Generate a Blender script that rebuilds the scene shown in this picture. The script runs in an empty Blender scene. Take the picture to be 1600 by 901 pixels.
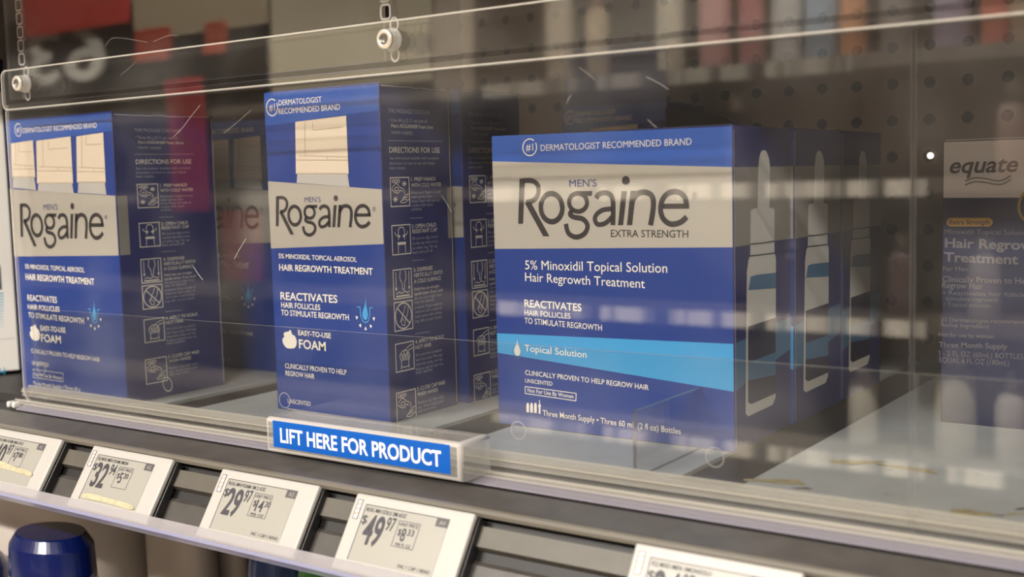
import bpy, bmesh, math, random
from mathutils import Vector, Matrix
random.seed(7)
SC = bpy.context.scene
COL = SC.collection

# ------------------------------------------------------------------ camera, world, light, exposure
# The camera stands at OFF; everything below is laid out in metres relative to it
# (x along the shelf, y into the shelf, z up).
OFF = Vector((0.0, 0.0, 1.40))
F = 1819.3844                                   # focal length in pixels of the 1600 px wide frame
EX = Vector((0.81918155, 0.03320156, -0.57257248))
EY = Vector((0.57296134, -0.09198715, 0.81440387))
EZ = Vector((-0.02562984, -0.99520652, -0.09437739))
cam = bpy.data.cameras.new('camera')
cam.sensor_width = 36.0
cam.lens = F / 1600 * 36.0
cam.clip_start = 0.01
cam.dof.use_dof = True
cam.dof.focus_distance = 0.62
cam.dof.aperture_fstop = 9.0
cam_o = bpy.data.objects.new('camera', cam)
COL.objects.link(cam_o)
cam_o.matrix_world = Matrix(((EX[0], -EX[1], -EX[2], OFF.x), (EY[0], -EY[1], -EY[2], OFF.y),
                             (EZ[0], -EZ[1], -EZ[2], OFF.z), (0, 0, 0, 1)))
SC.camera = cam_o

SC.view_settings.view_transform = 'Standard'
SC.view_settings.look = 'None'
SC.view_settings.gamma = 1.0
SC.view_settings.use_curve_mapping = False
SC.view_settings.exposure = -0.27
SC.cycles.transparent_max_bounces = 40
SC.cycles.max_bounces = 12
SC.cycles.caustics_reflective = False
SC.cycles.sample_clamp_indirect = 4.0

W = bpy.data.worlds.new('store_air')
SC.world = W
W.use_nodes = True
W.node_tree.nodes['Background'].inputs[0].default_value = (1.0, 0.95, 0.88, 1)
W.node_tree.nodes['Background'].inputs[1].default_value = 0.30
LAMP_POWER = (165.0, 30.0, 232.0)                # watts of a ceiling lamp: row over the aisle, by the opposite shelves, unseen row added beyond
LAMP_COLOUR = (1.0, 0.945, 0.87)
EDGE_LIGHT = 5.5                                 # the lit shelf edges across the aisle


# ------------------------------------------------------------------ helpers
def V(x, y, z):
    return Vector((x, y, z))


def ray(p):
    d = (p[0] - 800.0, p[1] - 450.5, F)
    return V(sum(EX[i] * d[i] for i in range(3)), sum(EY[i] * d[i] for i in range(3)),
             sum(EZ[i] * d[i] for i in range(3)))


def on_y(p, y):
    d = ray(p)
    return d * (y / d.y)


def on_x(p, x):
    d = ray(p)
    return d * (x / d.x)


def on_z(p, z):
    d = ray(p)
    return d * (z / d.z)


class Face:
    """A flat side of a thing: origin, across and up directions, outward normal."""
    def __init__(self, o, u, w):
        self.o, self.u, self.w = Vector(o), Vector(u).normalized(), Vector(w).normalized()
        self.n = self.u.cross(self.w)

    def px(self, p):
        d = ray(p)
        q = d * (self.o.dot(self.n) / d.dot(self.n)) - self.o
        return q.dot(self.u), q.dot(self.w)

    def to3(self, u, v, layer=0):
        return self.o + self.u * u + self.w * v + self.n * (layer * 0.00012)


def front(y):
    return Face((0, y, 0), (1, 0, 0), (0, 0, 1))


def right_side(x):
    return Face((x, 0, 0), (0, 1, 0), (0, 0, 1))


class Mapped:
    """The same drawing on another face, stretched to it."""
    def __init__(self, face, ku, bu, kv, bv, src):
        self.face, self.ku, self.bu, self.kv, self.bv, self.src = face, ku, bu, kv, bv, src

    def px(self, p):
        return self.src.px(p)

    def to3(self, u, v, layer=0):
        return self.face.to3(self.ku * u + self.bu, self.kv * v + self.bv, layer)


def box(bm, x0, x1, y0, y1, z0, z1, mi=0, bevel=0.0, seg=2):
    r = bmesh.ops.create_cube(bm, size=1.0)
    vs = r['verts']
    for v in vs:
        v.co = V(x0 + (v.co.x + .5) * (x1 - x0), y0 + (v.co.y + .5) * (y1 - y0), z0 + (v.co.z + .5) * (z1 - z0))
    fs = set(f for v in vs for f in v.link_faces)
    for f in fs:
        f.material_index = mi
    if bevel:
        es = list(set(e for v in vs for e in v.link_edges))
        r = bmesh.ops.bevel(bm, geom=es, offset=bevel, segments=seg, affect='EDGES', profile=0.5)
        for f in r['faces']:
            f.material_index = mi
            f.smooth = True
    return fs


def prism(bm, prof, x0, x1, mi=0, cap_mi=None):
    """(y, z) outline pushed along x."""
    a = [bm.verts.new((x0, y, z)) for y, z in prof]
    b = [bm.verts.new((x1, y, z)) for y, z in prof]
    n = len(prof)
    for i in range(n):
        f = bm.faces.new((a[i], a[(i + 1) % n], b[(i + 1) % n], b[i]))
        f.material_index = mi
    for vs in (a[::-1], b):
        f = bm.faces.new(vs)
        f.material_index = mi if cap_mi is None else cap_mi
    return a + b


def poly(bm, face, pts, mi, layer=1):
    vs = [bm.verts.new(face.to3(u, v, layer)) for u, v in pts]
    f = bm.faces.new(vs)
    f.material_index = mi
    return f


def ppoly(bm, face, pxs, mi, layer=1):
    return poly(bm, face, [face.px(p) for p in pxs], mi, layer)


def stroke(bm, face, pts, w, mi, layer=2, closed=False):
    """A line of width w along (u, v) points."""
    n = len(pts)
    L, R = [], []
    for i in range(n):
        p = Vector(pts[i])
        a = Vector(pts[(i - 1) % n]) if (closed or i > 0) else p
        b = Vector(pts[(i + 1) % n]) if (closed or i < n - 1) else p
        d1 = (p - a).normalized() if (p - a).length else (b - p).normalized()
        d2 = (b - p).normalized() if (b - p).length else d1
        t = d1 + d2
        t = t.normalized() if t.length > 1e-9 else d1
        nrm = Vector((-t.y, t.x))
        k = max(0.5, abs(nrm.dot(Vector((-d1.y, d1.x)))))
        L.append(p + nrm * (w / 2 / k))
        R.append(p - nrm * (w / 2 / k))
    lv = [bm.verts.new(face.to3(q.x, q.y, layer)) for q in L]
    rv = [bm.verts.new(face.to3(q.x, q.y, layer)) for q in R]
    for i in range(n if closed else n - 1):
        j = (i + 1) % n
        f = bm.faces.new((rv[i], rv[j], lv[j], lv[i]))
        f.material_index = mi


def arc(cx, cy, rx, ry, a0, a1, n=20):
    return [(cx + rx * math.cos(math.radians(a0 + (a1 - a0) * i / n)),
             cy + ry * math.sin(math.radians(a0 + (a1 - a0) * i / n))) for i in range(n + 1)]


def smooth(pts, k=5):
    """Catmull-Rom through the points."""
    out = []
    n = len(pts)
    for i in range(n - 1):
        p0, p1, p2, p3 = pts[max(i - 1, 0)], pts[i], pts[i + 1], pts[min(i + 2, n - 1)]
        for j in range(k):
            t = j / k
            out.append(tuple(0.5 * ((2 * p1[c]) + (-p0[c] + p2[c]) * t + (2 * p0[c] - 5 * p1[c] + 4 * p2[c] - p3[c]) * t * t
                                    + (-p0[c] + 3 * p1[c] - 3 * p2[c] + p3[c]) * t ** 3) for c in (0, 1)))
    out.append(pts[-1])
    return out


_glyphs = {}


def glyphs(s, weight=0.0, shear=0.0):
    k = (s, weight, shear)
    if k not in _glyphs:
        cu = bpy.data.curves.new('lettering', 'FONT')
        cu.body = s
        cu.offset = weight
        cu.shear = shear
        cu.resolution_u = 3
        o = bpy.data.objects.new('lettering', cu)
        COL.objects.link(o)
        dg = bpy.context.evaluated_depsgraph_get()
        me = bpy.data.meshes.new_from_object(o.evaluated_get(dg))
        vs = [(v.co.x, v.co.y) for v in me.vertices]
        fs = [tuple(p.vertices) for p in me.polygons]
        bpy.data.objects.remove(o)
        bpy.data.curves.remove(cu)
        bpy.data.meshes.remove(me)
        _glyphs[k] = (vs, fs)
    return _glyphs[k]


def text_uv(bm, face, s, u0, u1, v0, cap, mi, layer=2, weight=0.0, shear=0.0, dv=0.0):
    vs, fs = glyphs(s, weight, shear)
    if not vs:
        return
    x0, x1 = min(v[0] for v in vs), max(v[0] for v in vs)
    su, sv = (u1 - u0) / max(x1 - x0, 1e-6), cap / 0.682
    nv = [bm.verts.new(face.to3(u0 + (x - x0) * su, v0 + y * sv + dv * (x - x0) / max(x1 - x0, 1e-6), layer)) for x, y in vs]
    for f in fs:
        try:
            g = bm.faces.new([nv[i] for i in f])
            g.material_index = mi
        except ValueError:
            pass


def text(bm, face, s, pl, pr, cap, mi, layer=2, weight=0.0, shear=0.0, flat=True):
    """Lettering whose baseline runs from pl to pr, capitals cap tall there."""
    u0, v0 = face.px(pl)
    u1, v1 = face.px(pr)
    c = face.px((pl[0], pl[1] - cap))[1] - v0
    if flat:
        text_uv(bm, face, s, u0, u1, (v0 + v1) / 2, c, mi, layer, weight, shear)
    else:
        text_uv(bm, face, s, u0, u1, v0, c, mi, layer, weight, shear, v1 - v0)


def lathe(bm, c, prof, axis='Z', seg=28, mi=0, sx=1.0, sy=1.0, smooth_=True):
    """(radius, height) outline turned about an axis through c; mi may be a list per span."""
    rings = []
    for r, h in prof:
        ring = []
        for i in range(seg):
            a = 2 * math.pi * i / seg
            x, y = r * math.cos(a) * sx, r * math.sin(a) * sy
            q = V(x, y, h) if axis == 'Z' else V(x, -h, y)
            ring.append(bm.verts.new(Vector(c) + q))
        rings.append(ring)
    for k in range(len(rings) - 1):
        for i in range(seg):
            j = (i + 1) % seg
            f = bm.faces.new((rings[k][i], rings[k][j], rings[k + 1][j], rings[k + 1][i]))
            f.material_index = mi[k] if isinstance(mi, list) else mi
            f.smooth = smooth_[k] if isinstance(smooth_, list) else smooth_
    for ring, m in ((rings[0][::-1], 0), (rings[-1], -1)):
        f = bm.faces.new(ring)
        f.material_index = mi[m] if isinstance(mi, list) else mi


def empty(name, loc, label, cat, group=None):
    o = bpy.data.objects.new(name, None)
    COL.objects.link(o)
    o.empty_display_size = 0.02
    o.location = Vector(loc) + OFF
    o['label'], o['category'] = label, cat
    if group:
        o['group'] = group
    return o


def world_loc(o):
    p = Vector(o.location)
    while o.parent:
        o = o.parent
        p += Vector(o.location)
    return p


def link(name, bm, mats, parent=None, label=None, cat=None, group=None, kind=None, origin=None, recalc=True):
    """One mesh object out of a bmesh laid out relative to the camera."""
    if recalc:
        bmesh.ops.recalc_face_normals(bm, faces=[f for f in bm.faces])
    base = world_loc(parent) - OFF if parent else Vector(origin or (0, 0, 0))
    for v in bm.verts:
        v.co -= base
    me = bpy.data.meshes.new(name)
    bm.to_mesh(me)
    bm.free()
    for m in (mats if isinstance(mats, (list, tuple)) else [mats]):
        me.materials.append(m)
    o = bpy.data.objects.new(name, me)
    COL.objects.link(o)
    if parent:
        o.parent = parent
    else:
        o.location = base + OFF
    for k, v in (('label', label), ('category', cat), ('group', group), ('kind', kind)):
        if v:
            o[k] = v
    return o


def copy_thing(root, loc, label):
    r = root.copy()
    COL.objects.link(r)
    r.location = Vector(loc) + OFF
    r['label'] = label
    for ch in list(root.children):
        c = ch.copy()
        COL.objects.link(c)
        c.parent = r
        for g in ch.children:
            d = g.copy()
            COL.objects.link(d)
            d.parent = c
    return r


# ------------------------------------------------------------------ materials
def lin(c):
    return tuple(((x / 255) / 12.92 if x / 255 <= 0.04045 else ((x / 255 + 0.055) / 1.055) ** 2.4) for x in c) + (1,)


def plain(name, rgb, rough=0.45, metal=0.0, noise=0.0, scale=60.0, spec=0.5, coat=0.0):
    m = bpy.data.materials.new(name)
    m.use_nodes = True
    nt = m.node_tree
    b = nt.nodes['Principled BSDF']
    b.inputs['Roughness'].default_value = rough
    b.inputs['Metallic'].default_value = metal
    b.inputs['Specular IOR Level'].default_value = spec
    b.inputs['Coat Weight'].default_value = coat
    b.inputs['Coat Roughness'].default_value = 0.12
    c = lin(rgb)
    b.inputs['Base Color'].default_value = c
    if noise:
        tc = nt.nodes.new('ShaderNodeTexCoord')
        n = nt.nodes.new('ShaderNodeTexNoise')
        n.inputs['Scale'].default_value = scale
        n.inputs['Detail'].default_value = 6
        r = nt.nodes.new('ShaderNodeValToRGB')
        r.color_ramp.elements[0].position = 0.3
        r.color_ramp.elements[1].position = 0.7
        r.color_ramp.elements[0].color = tuple(x * (1 - noise) for x in c[:3]) + (1,)
        r.color_ramp.elements[1].color = tuple(min(1, x * (1 + noise)) for x in c[:3]) + (1,)
        nt.links.new(tc.outputs['Object'], n.inputs['Vector'])
        nt.links.new(n.outputs['Fac'], r.inputs['Fac'])
        nt.links.new(r.outputs['Color'], b.inputs['Base Color'])
    return m


def glow(name, rgb, strength):
    m = bpy.data.materials.new(name)
    m.use_nodes = True
    nt = m.node_tree
    nt.nodes.remove(nt.nodes['Principled BSDF'])
    e = nt.nodes.new('ShaderNodeEmission')
    e.inputs[0].default_value = rgb + (1,)
    e.inputs[1].default_value = strength
    nt.links.new(e.outputs[0], nt.nodes['Material Output'].inputs[0])
    return m


def acrylic(name, haze=0.02, tint=(0.97, 0.97, 0.96), rough=0.012, ior=1.49, haze_rgb=(0.8, 0.78, 0.74), scuff=0.0, through=0.0):
    """Thin clear plastic sheet: Fresnel reflection over clear transmission, plus a little surface haze and scuffs."""
    m = bpy.data.materials.new(name)
    m.use_nodes = True
    nt = m.node_tree
    nt.nodes.remove(nt.nodes['Principled BSDF'])
    out = nt.nodes['Material Output']
    tr = nt.nodes.new('ShaderNodeBsdfTransparent')
    tr.inputs[0].default_value = tint + (1,)
    gl = nt.nodes.new('ShaderNodeBsdfGlossy')
    gl.inputs['Roughness'].default_value = rough
    fr = nt.nodes.new('ShaderNodeFresnel')
    fr.inputs[0].default_value = ior
    mx = nt.nodes.new('ShaderNodeMixShader')
    df = nt.nodes.new('ShaderNodeBsdfDiffuse')
    df.inputs[0].default_value = haze_rgb + (1,)
    mh = nt.nodes.new('ShaderNodeMixShader')
    # Fresnel reads a back face as leaving the plastic; a thin sheet reflects alike both ways
    geo = nt.nodes.new('ShaderNodeNewGeometry')
    mi = nt.nodes.new('ShaderNodeMix')
    mi.data_type = 'FLOAT'
    mi.inputs[2].default_value = ior
    mi.inputs[3].default_value = 1.0 / ior
    nt.links.new(geo.outputs['Backfacing'], mi.inputs[0])
    nt.links.new(mi.outputs[0], fr.inputs[0])
    nt.links.new(fr.outputs[0], mx.inputs[0])
    nt.links.new(tr.outputs[0], mx.inputs[1])
    nt.links.new(gl.outputs[0], mx.inputs[2])
    nt.links.new(mx.outputs[0], mh.inputs[1])
    if through:                                   # light piped through the sheet leaves at its cut edge
        tl = nt.nodes.new('ShaderNodeBsdfTranslucent')
        tl.inputs[0].default_value = haze_rgb + (1,)
        mt = nt.nodes.new('ShaderNodeMixShader')
        mt.inputs[0].default_value = through
        nt.links.new(df.outputs[0], mt.inputs[1])
        nt.links.new(tl.outputs[0], mt.inputs[2])
        nt.links.new(mt.outputs[0], mh.inputs[2])
    else:
        nt.links.new(df.outputs[0], mh.inputs[2])
    if scuff:
        tc = nt.nodes.new('ShaderNodeTexCoord')
        n = nt.nodes.new('ShaderNodeTexNoise')
        n.inputs['Scale'].default_value = 14
        n.inputs['Detail'].default_value = 8
        r = nt.nodes.new('ShaderNodeMapRange')
        r.inputs[1].default_value = 0.45
        r.inputs[2].default_value = 0.8
        r.inputs[3].default_value = haze
        r.inputs[4].default_value = haze + scuff
        nt.links.new(tc.outputs['Object'], n.inputs['Vector'])
        nt.links.new(n.outputs['Fac'], r.inputs[0])
        nt.links.new(r.outputs[0], mh.inputs[0])
    else:
        mh.inputs[0].default_value = haze
    nt.links.new(mh.outputs[0], out.inputs[0])
    return m


M = dict(
    header=plain('print_bright_blue', (44, 88, 176), 0.32, coat=0.15),
    blue=plain('print_blue', (26, 60, 142), 0.32, coat=0.15),
    navy=plain('print_navy', (34, 46, 112), 0.32, coat=0.15),
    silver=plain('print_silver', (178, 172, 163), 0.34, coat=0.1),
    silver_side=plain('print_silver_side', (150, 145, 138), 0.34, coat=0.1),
    sky=plain('print_sky_blue', (66, 160, 222), 0.32, coat=0.15),
    cream=plain('print_cream', (244, 238, 226), 0.4),
    fine=plain('print_fine_type', (176, 178, 196), 0.45),
    ink=plain('print_charcoal', (52, 48, 50), 0.35),
    cap=plain('print_can_cap', (226, 210, 190), 0.4),
    capline=plain('print_can_cap_line', (190, 172, 152), 0.4),
    can=plain('print_can_body', (188, 184, 180), 0.4),
    card=plain('carton_raw_edge', (226, 216, 200), 0.7),
    steelblue=plain('print_steel_blue', (70, 120, 160), 0.4),
    gold=plain('print_gold', (182, 140, 70), 0.4),
    lightgrey=plain('print_light_grey', (222, 218, 214), 0.4),
    darknavy=plain('print_dark_navy', (34, 40, 74), 0.35),
    eqgrey=plain('print_mid_grey', (222, 214, 210), 0.4),
    typegrey=plain('print_type_grey', (108, 105, 110), 0.4),
    deck=plain('shelf_black_steel', (34, 31, 31), 0.5, noise=0.2),
    liner=plain('shelf_grey_liner', (172, 176, 180), 0.42, noise=0.07, scale=40),
    stain=plain('liner_stain', (160, 148, 112), 0.6, noise=0.3, scale=300),
    grit=plain('liner_grit', (70, 58, 44), 0.7),
    nose=plain('shelf_edge_charcoal', (74, 70, 66), 0.36, noise=0.22, scale=70),
    ridge=plain('shelf_edge_ridge', (112, 106, 96), 0.3),
    channel=plain('ticket_channel_black', (30, 28, 27), 0.5),
    channelbar=plain('ticket_channel_bar', (88, 83, 74), 0.45, noise=0.1, scale=90),
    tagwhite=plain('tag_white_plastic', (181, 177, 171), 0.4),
    tagback=plain('tag_black_plastic', (26, 25, 25), 0.4),
    epaper=plain('tag_epaper', (160, 157, 148), 0.35),
    eink=plain('tag_ink', (58, 54, 62), 0.5),
    flag=plain('tag_flag_grey', (84, 80, 82), 0.5),
    label=plain('handle_label_blue', (0, 86, 178), 0.38),
    labelwhite=plain('handle_label_white', (250, 244, 236), 0.45),
    steel=plain('screw_steel', (226, 216, 198), 0.3, metal=0.35),
    recess=plain('screw_recess', (120, 116, 108), 0.35, metal=0.5),
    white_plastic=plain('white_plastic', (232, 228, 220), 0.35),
    cyan=plain('print_cyan', (40, 168, 208), 0.4),
    charcoal=plain('print_charcoal_shape', (86, 92, 96), 0.4),
    capblue=plain('cap_deep_blue', (5, 20, 74), 0.22, coat=0.3),
    creambody=plain('bottle_cream', (206, 202, 186), 0.35),
    greybody=plain('bottle_warm_grey', (208, 197, 187), 0.42),
    greybody2=plain('bottle_grey', (196, 185, 175), 0.42),
    trans_blue=plain('bottle_dark_blue', (30, 58, 110), 0.2, coat=0.4),
    green=plain('cap_green', (44, 120, 40), 0.3),
    glare_patch=plain('painted_glare', (188, 178, 148), 0.25, noise=0.15, scale=400),
    back_darkened=plain('back_dark_for_reflections', (78, 68, 62), 0.55, noise=0.08, scale=8),
    black=plain('flat_black', (16, 15, 15), 0.6),
    floor=plain('store_floor', (176, 168, 156), 0.3, noise=0.06, scale=3),
    ceil=plain('store_ceiling', (206, 202, 196), 0.8),
    boards=plain('far_shelf_board', (126, 116, 104), 0.5),
    farback=plain('far_shelf_back', (150, 134, 118), 0.6),
)
M['panel'] = acrylic('clear_acrylic_sheet', haze=0.006, scuff=0.03)
M['clear'] = acrylic('clear_acrylic_sheet_clean', haze=0.004, scuff=0.01)
M['edge'] = acrylic('acrylic_cut_edge', haze=0.5, rough=0.15, haze_rgb=(0.92, 0.87, 0.78), through=0.6)
M['rim'] = acrylic('acrylic_rim', haze=0.3, rough=0.1, haze_rgb=(0.95, 0.9, 0.84))
M['edge_glint'] = acrylic('acrylic_painted_glint', haze=0.5, rough=0.05, haze_rgb=(0.96, 0.90, 0.80), through=0.2)  # pale ribbons that paint the glint of polished edges
M['edge_soft'] = acrylic('acrylic_thin_edge', haze=0.18, rough=0.1, haze_rgb=(0.9, 0.86, 0.8))
M['edge_dark'] = acrylic('acrylic_dark_edge', haze=0.12, rough=0.2, tint=(0.35, 0.36, 0.38), haze_rgb=(0.5, 0.48, 0.46))
M['track'] = acrylic('clear_track', haze=0.30, rough=0.06, haze_rgb=(0.56, 0.53, 0.49))
M['lavender'] = acrylic('lavender_clear_track', haze=0.55, rough=0.08, haze_rgb=(0.33, 0.305, 0.355))
M['handle'] = acrylic('clear_handle', haze=0.12, rough=0.03, haze_rgb=(0.9, 0.86, 0.82))
M['handle_rim'] = acrylic('clear_handle_rim', haze=0.40, rough=0.08, haze_rgb=(0.95, 0.88, 0.82))
M['lip'] = acrylic('clear_ticket_lip', haze=0.28, rough=0.08, haze_rgb=(0.66, 0.62, 0.65))
M['lip_edge'] = acrylic('clear_ticket_lip_edge', haze=0.55, rough=0.1, haze_rgb=(0.42, 0.42, 0.62))
M['scratch'] = acrylic('acrylic_scratch', haze=0.30, rough=0.3, haze_rgb=(0.9, 0.85, 0.78))
M['lamp'] = glow('ceiling_lamp_diffuser', LAMP_COLOUR, 6.0)
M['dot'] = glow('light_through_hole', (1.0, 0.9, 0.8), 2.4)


def pegboard():
    m = bpy.data.materials.new('pegboard_brown_steel')
    m.use_nodes = True
    nt = m.node_tree
    b = nt.nodes['Principled BSDF']
    b.inputs['Roughness'].default_value = 0.5
    g = nt.nodes.new('ShaderNodeTexCoord')
    sep = nt.nodes.new('ShaderNodeSeparateXYZ')
    nt.links.new(g.outputs['Object'], sep.inputs[0])

    def math_(op, a, b_=None):
        n = nt.nodes.new('ShaderNodeMath')
        n.operation = op
        for i, x in enumerate((a, b_)):
            if x is None:
                continue
            if isinstance(x, (int, float)):
                n.inputs[i].default_value = x
            else:
                nt.links.new(x, n.inputs[i])
        return n.outputs[0]
    d = []
    for ax in ('X', 'Z'):
        f = math_('FRACT', math_('DIVIDE', math_('ADD', sep.outputs[ax], 25.4), 0.0254))
        d.append(math_('POWER', math_('SUBTRACT', f, 0.5), 2.0))
    hole = math_('LESS_THAN', math_('ADD', d[0], d[1]), 0.155 ** 2)
    mix = nt.nodes.new('ShaderNodeMix')
    mix.data_type = 'RGBA'
    mix.inputs[6].default_value = lin((154, 140, 129))
    mix.inputs[7].default_value = lin((22, 19, 18))
    nt.links.new(hole, mix.inputs[0])
    nt.links.new(mix.outputs[2], b.inputs['Base Color'])
    return m


def lit_edge(k=1.0):
    """Lit shelf edge: a row of glowing price strips with dark gaps."""
    m = bpy.data.materials.new('lit_shelf_edge')
    m.use_nodes = True
    nt = m.node_tree
    nt.nodes.remove(nt.nodes['Principled BSDF'])
    tc = nt.nodes.new('ShaderNodeTexCoord')
    n = nt.nodes.new('ShaderNodeTexNoise')
    n.noise_dimensions = '1D'
    n.inputs['Scale'].default_value = 11.0
    n.inputs['Detail'].default_value = 3
    sep = nt.nodes.new('ShaderNodeSeparateXYZ')
    r = nt.nodes.new('ShaderNodeMapRange')
    r.inputs[1].default_value = 0.40
    r.inputs[2].default_value = 0.55
    r.inputs[3].default_value = EDGE_LIGHT * k * 0.12
    r.inputs[4].default_value = EDGE_LIGHT * k
    e = nt.nodes.new('ShaderNodeEmission')
    e.inputs[0].default_value = (1.0, 0.84, 0.64, 1)
    nt.links.new(tc.outputs['Object'], sep.inputs[0])
    nt.links.new(sep.outputs['X'], n.inputs['W'])
    nt.links.new(n.outputs['Fac'], r.inputs[0])
    nt.links.new(r.outputs[0], e.inputs[1])
    nt.links.new(e.outputs[0], nt.nodes['Material Output'].inputs[0])
    return m


# ------------------------------------------------------------------ the setting
DECK = -0.133
BACK = 0.832
FLOOR = -1.40


def slab(name, x0, x1, y0, y1, z0, z1, m, **k):
    bm = bmesh.new()
    box(bm, x0, x1, y0, y1, z0, z1)
    return link(name, bm, m, kind='structure', **k)


slab('floor', -8, 6, -5, 3, FLOOR - 0.05, FLOOR, M['floor'])
slab('ceiling', -8, 6, -5, 3, 2.0, 2.05, M['ceil'])
peg0 = on_y((1512.6, 123.9), BACK)               # centre of one hole
PEGX = on_y((722, 130), BACK).x                   # left of here the back is plain, its colour darkened so reflections stand out
slab('wall_back', -5, PEGX, BACK, BACK + 0.02, FLOOR, 1.2, M['back_darkened'])
slab('wall_back', PEGX, 3, BACK, BACK + 0.02, FLOOR, 1.2, pegboard(),
     origin=(peg0.x - 0.0127, BACK, peg0.z - 0.0127))


def ceiling_lamp(x, y, power, label):
    t = empty('ceiling_light', (x, y, 1.93), label, 'ceiling light', 'strip lights over the aisle')
    bm = bmesh.new()
    box(bm, x - 0.62, x + 0.62, y - 0.1, y + 0.1, 1.93, 2.0, bevel=0.008)
    link('housing', bm, M['white_plastic'], t)
    bm = bmesh.new()
    box(bm, x - 0.6, x + 0.6, y - 0.075, y + 0.075, 1.915, 1.932, bevel=0.006)
    link('diffuser', bm, M['lamp'], t)
    L = bpy.data.lights.new('lamp_light', 'AREA')
    L.shape = 'RECTANGLE'
    L.size, L.size_y = 1.2, 0.15
    L.energy = power
    L.color = LAMP_COLOUR
    lo = bpy.data.objects.new('lamp_light', L)
    COL.objects.link(lo)
    lo.parent = t
    lo.location = (0, 0, -0.02)
    return t


LAMP_XY = [(-2.4, -0.35, LAMP_POWER[0], 'white strip light on the ceiling, far left over the aisle'),
           (-0.9, -0.35, LAMP_POWER[0], 'white strip light on the ceiling over the locked case, left of the camera'),
           (0.6, -0.35, LAMP_POWER[0], 'white strip light on the ceiling over the aisle, right of the camera'),
           (-1.2, -1.35, LAMP_POWER[1], 'white strip light on the ceiling near the opposite shelves, left one'),
           (1.6, -1.35, LAMP_POWER[1], 'white strip light on the ceiling near the opposite shelves, right one'),
           (-1.5, -2.4, LAMP_POWER[2], 'unseen strip light added beyond the opposite shelves to light the cartons, left one'),  # added unseen row, reaches the carton fronts under the overhang
           (1.2, -2.4, LAMP_POWER[2], 'unseen strip light added beyond the opposite shelves to light the cartons, right one')]
for a in LAMP_XY:
    ceiling_lamp(*a)

# ------------------------------------------------------------------ the shelf
XL, XR = -1.6, 0.7
shelf = empty('store_shelf', (-0.4, 0.6, DECK),
              'dark store shelf with grey liners and charcoal front edge, carrying the blue cartons', 'shelf')
bm = bmesh.new()
prism(bm, [(0.4165, -0.1405), (0.4165, -0.150), (0.45, -0.158), (BACK - 0.001, -0.158), (BACK - 0.001, DECK - 0.002),
           (0.436, DECK - 0.002), (0.434, -0.1395)], XL, XR)
link('deck', bm, M['deck'], shelf)


def liner(x0, x1, stains=()):
    bm = bmesh.new()
    box(bm, x0, x1, 0.4405, BACK - 0.004, DECK - 0.002, DECK, 0)
    top = Face((0, 0, DECK), (1, 0, 0), (0, 1, 0))
    for p, a, b, rot, mi in stains:
        u, v = top.px(p)
        pts = []
        for i in range(22):
            t = 2 * math.pi * i / 22
            r = 1 + 0.22 * math.sin(3 * t + u * 900) + 0.12 * math.sin(7 * t + v * 500)
            x, y = a * r * math.cos(t), b * r * math.sin(t)
            pts.append((u + x * math.cos(rot) - y * math.sin(rot), v + x * math.sin(rot) + y * math.cos(rot)))
        poly(bm, top, pts, mi, 1)
    link('deck_liner', bm, [M['liner'], M['stain'], M['grit']], shelf)


liner(-0.705, -0.585)
liner(-0.555, -0.392)
liner(-0.357, -0.231)
liner(-0.2015, -0.02, [((1515, 801), 0.0085, 0.0042, 0.2, 1), ((1335, 722), 0.012, 0.004, 0.5, 1),
                       ((1420, 732), 0.014, 0.003, -0.1, 1), ((1215, 752), 0.013, 0.004, 0.3, 1),
                       ((1255, 763), 0.004, 0.0012, 0.4, 2), ((1340, 725), 0.005, 0.0007, 0.9, 2),
                       ((1390, 734), 0.0015, 0.0006, 0.2, 2), ((1528, 740), 0.0012, 0.0006, 0.1, 2),
                       ((1562, 805), 0.002, 0.0008, 0.1, 2), ((1585, 803), 0.004, 0.0012, 0.6, 1),
                       ((1597, 795), 0.003, 0.0012, 0.8, 2), ((1386, 772), 0.0012, 0.0004, 0.1, 2)])
liner(0.01, 0.2)

bm = bmesh.new()
prism(bm, [(0.4165, -0.1402), (0.398, -0.1426), (0.3962, -0.1432), (0.3962, -0.146), (0.4165, -0.152)], XL, XR)
link('front_edge', bm, M['nose'], shelf)
bm = bmesh.new()
prism(bm, [(0.3962, -0.1424), (0.3945, -0.1428), (0.3935, -0.1440), (0.3940, -0.1458), (0.3962, -0.1462)], XL, XR)
link('edge_ridge', bm, M['ridge'], shelf)

# sloping ticket channel under the front edge
TOPY, TOPZ, BOTY, BOTZ = 0.390, -0.1431, 0.3725, -0.1697
dirv = Vector((BOTY - TOPY, BOTZ - TOPZ)).normalized()       # down the slope, in (y, z)
nrm = Vector((dirv.y, -dirv.x))                               # out towards the aisle
if nrm.x > 0:
    nrm = -nrm


def ch(s, d):
    """Point s down the slope and d out from the tag face."""
    q = Vector((TOPY, TOPZ)) + dirv * s + nrm * d
    return (q.x, q.y)


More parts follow.
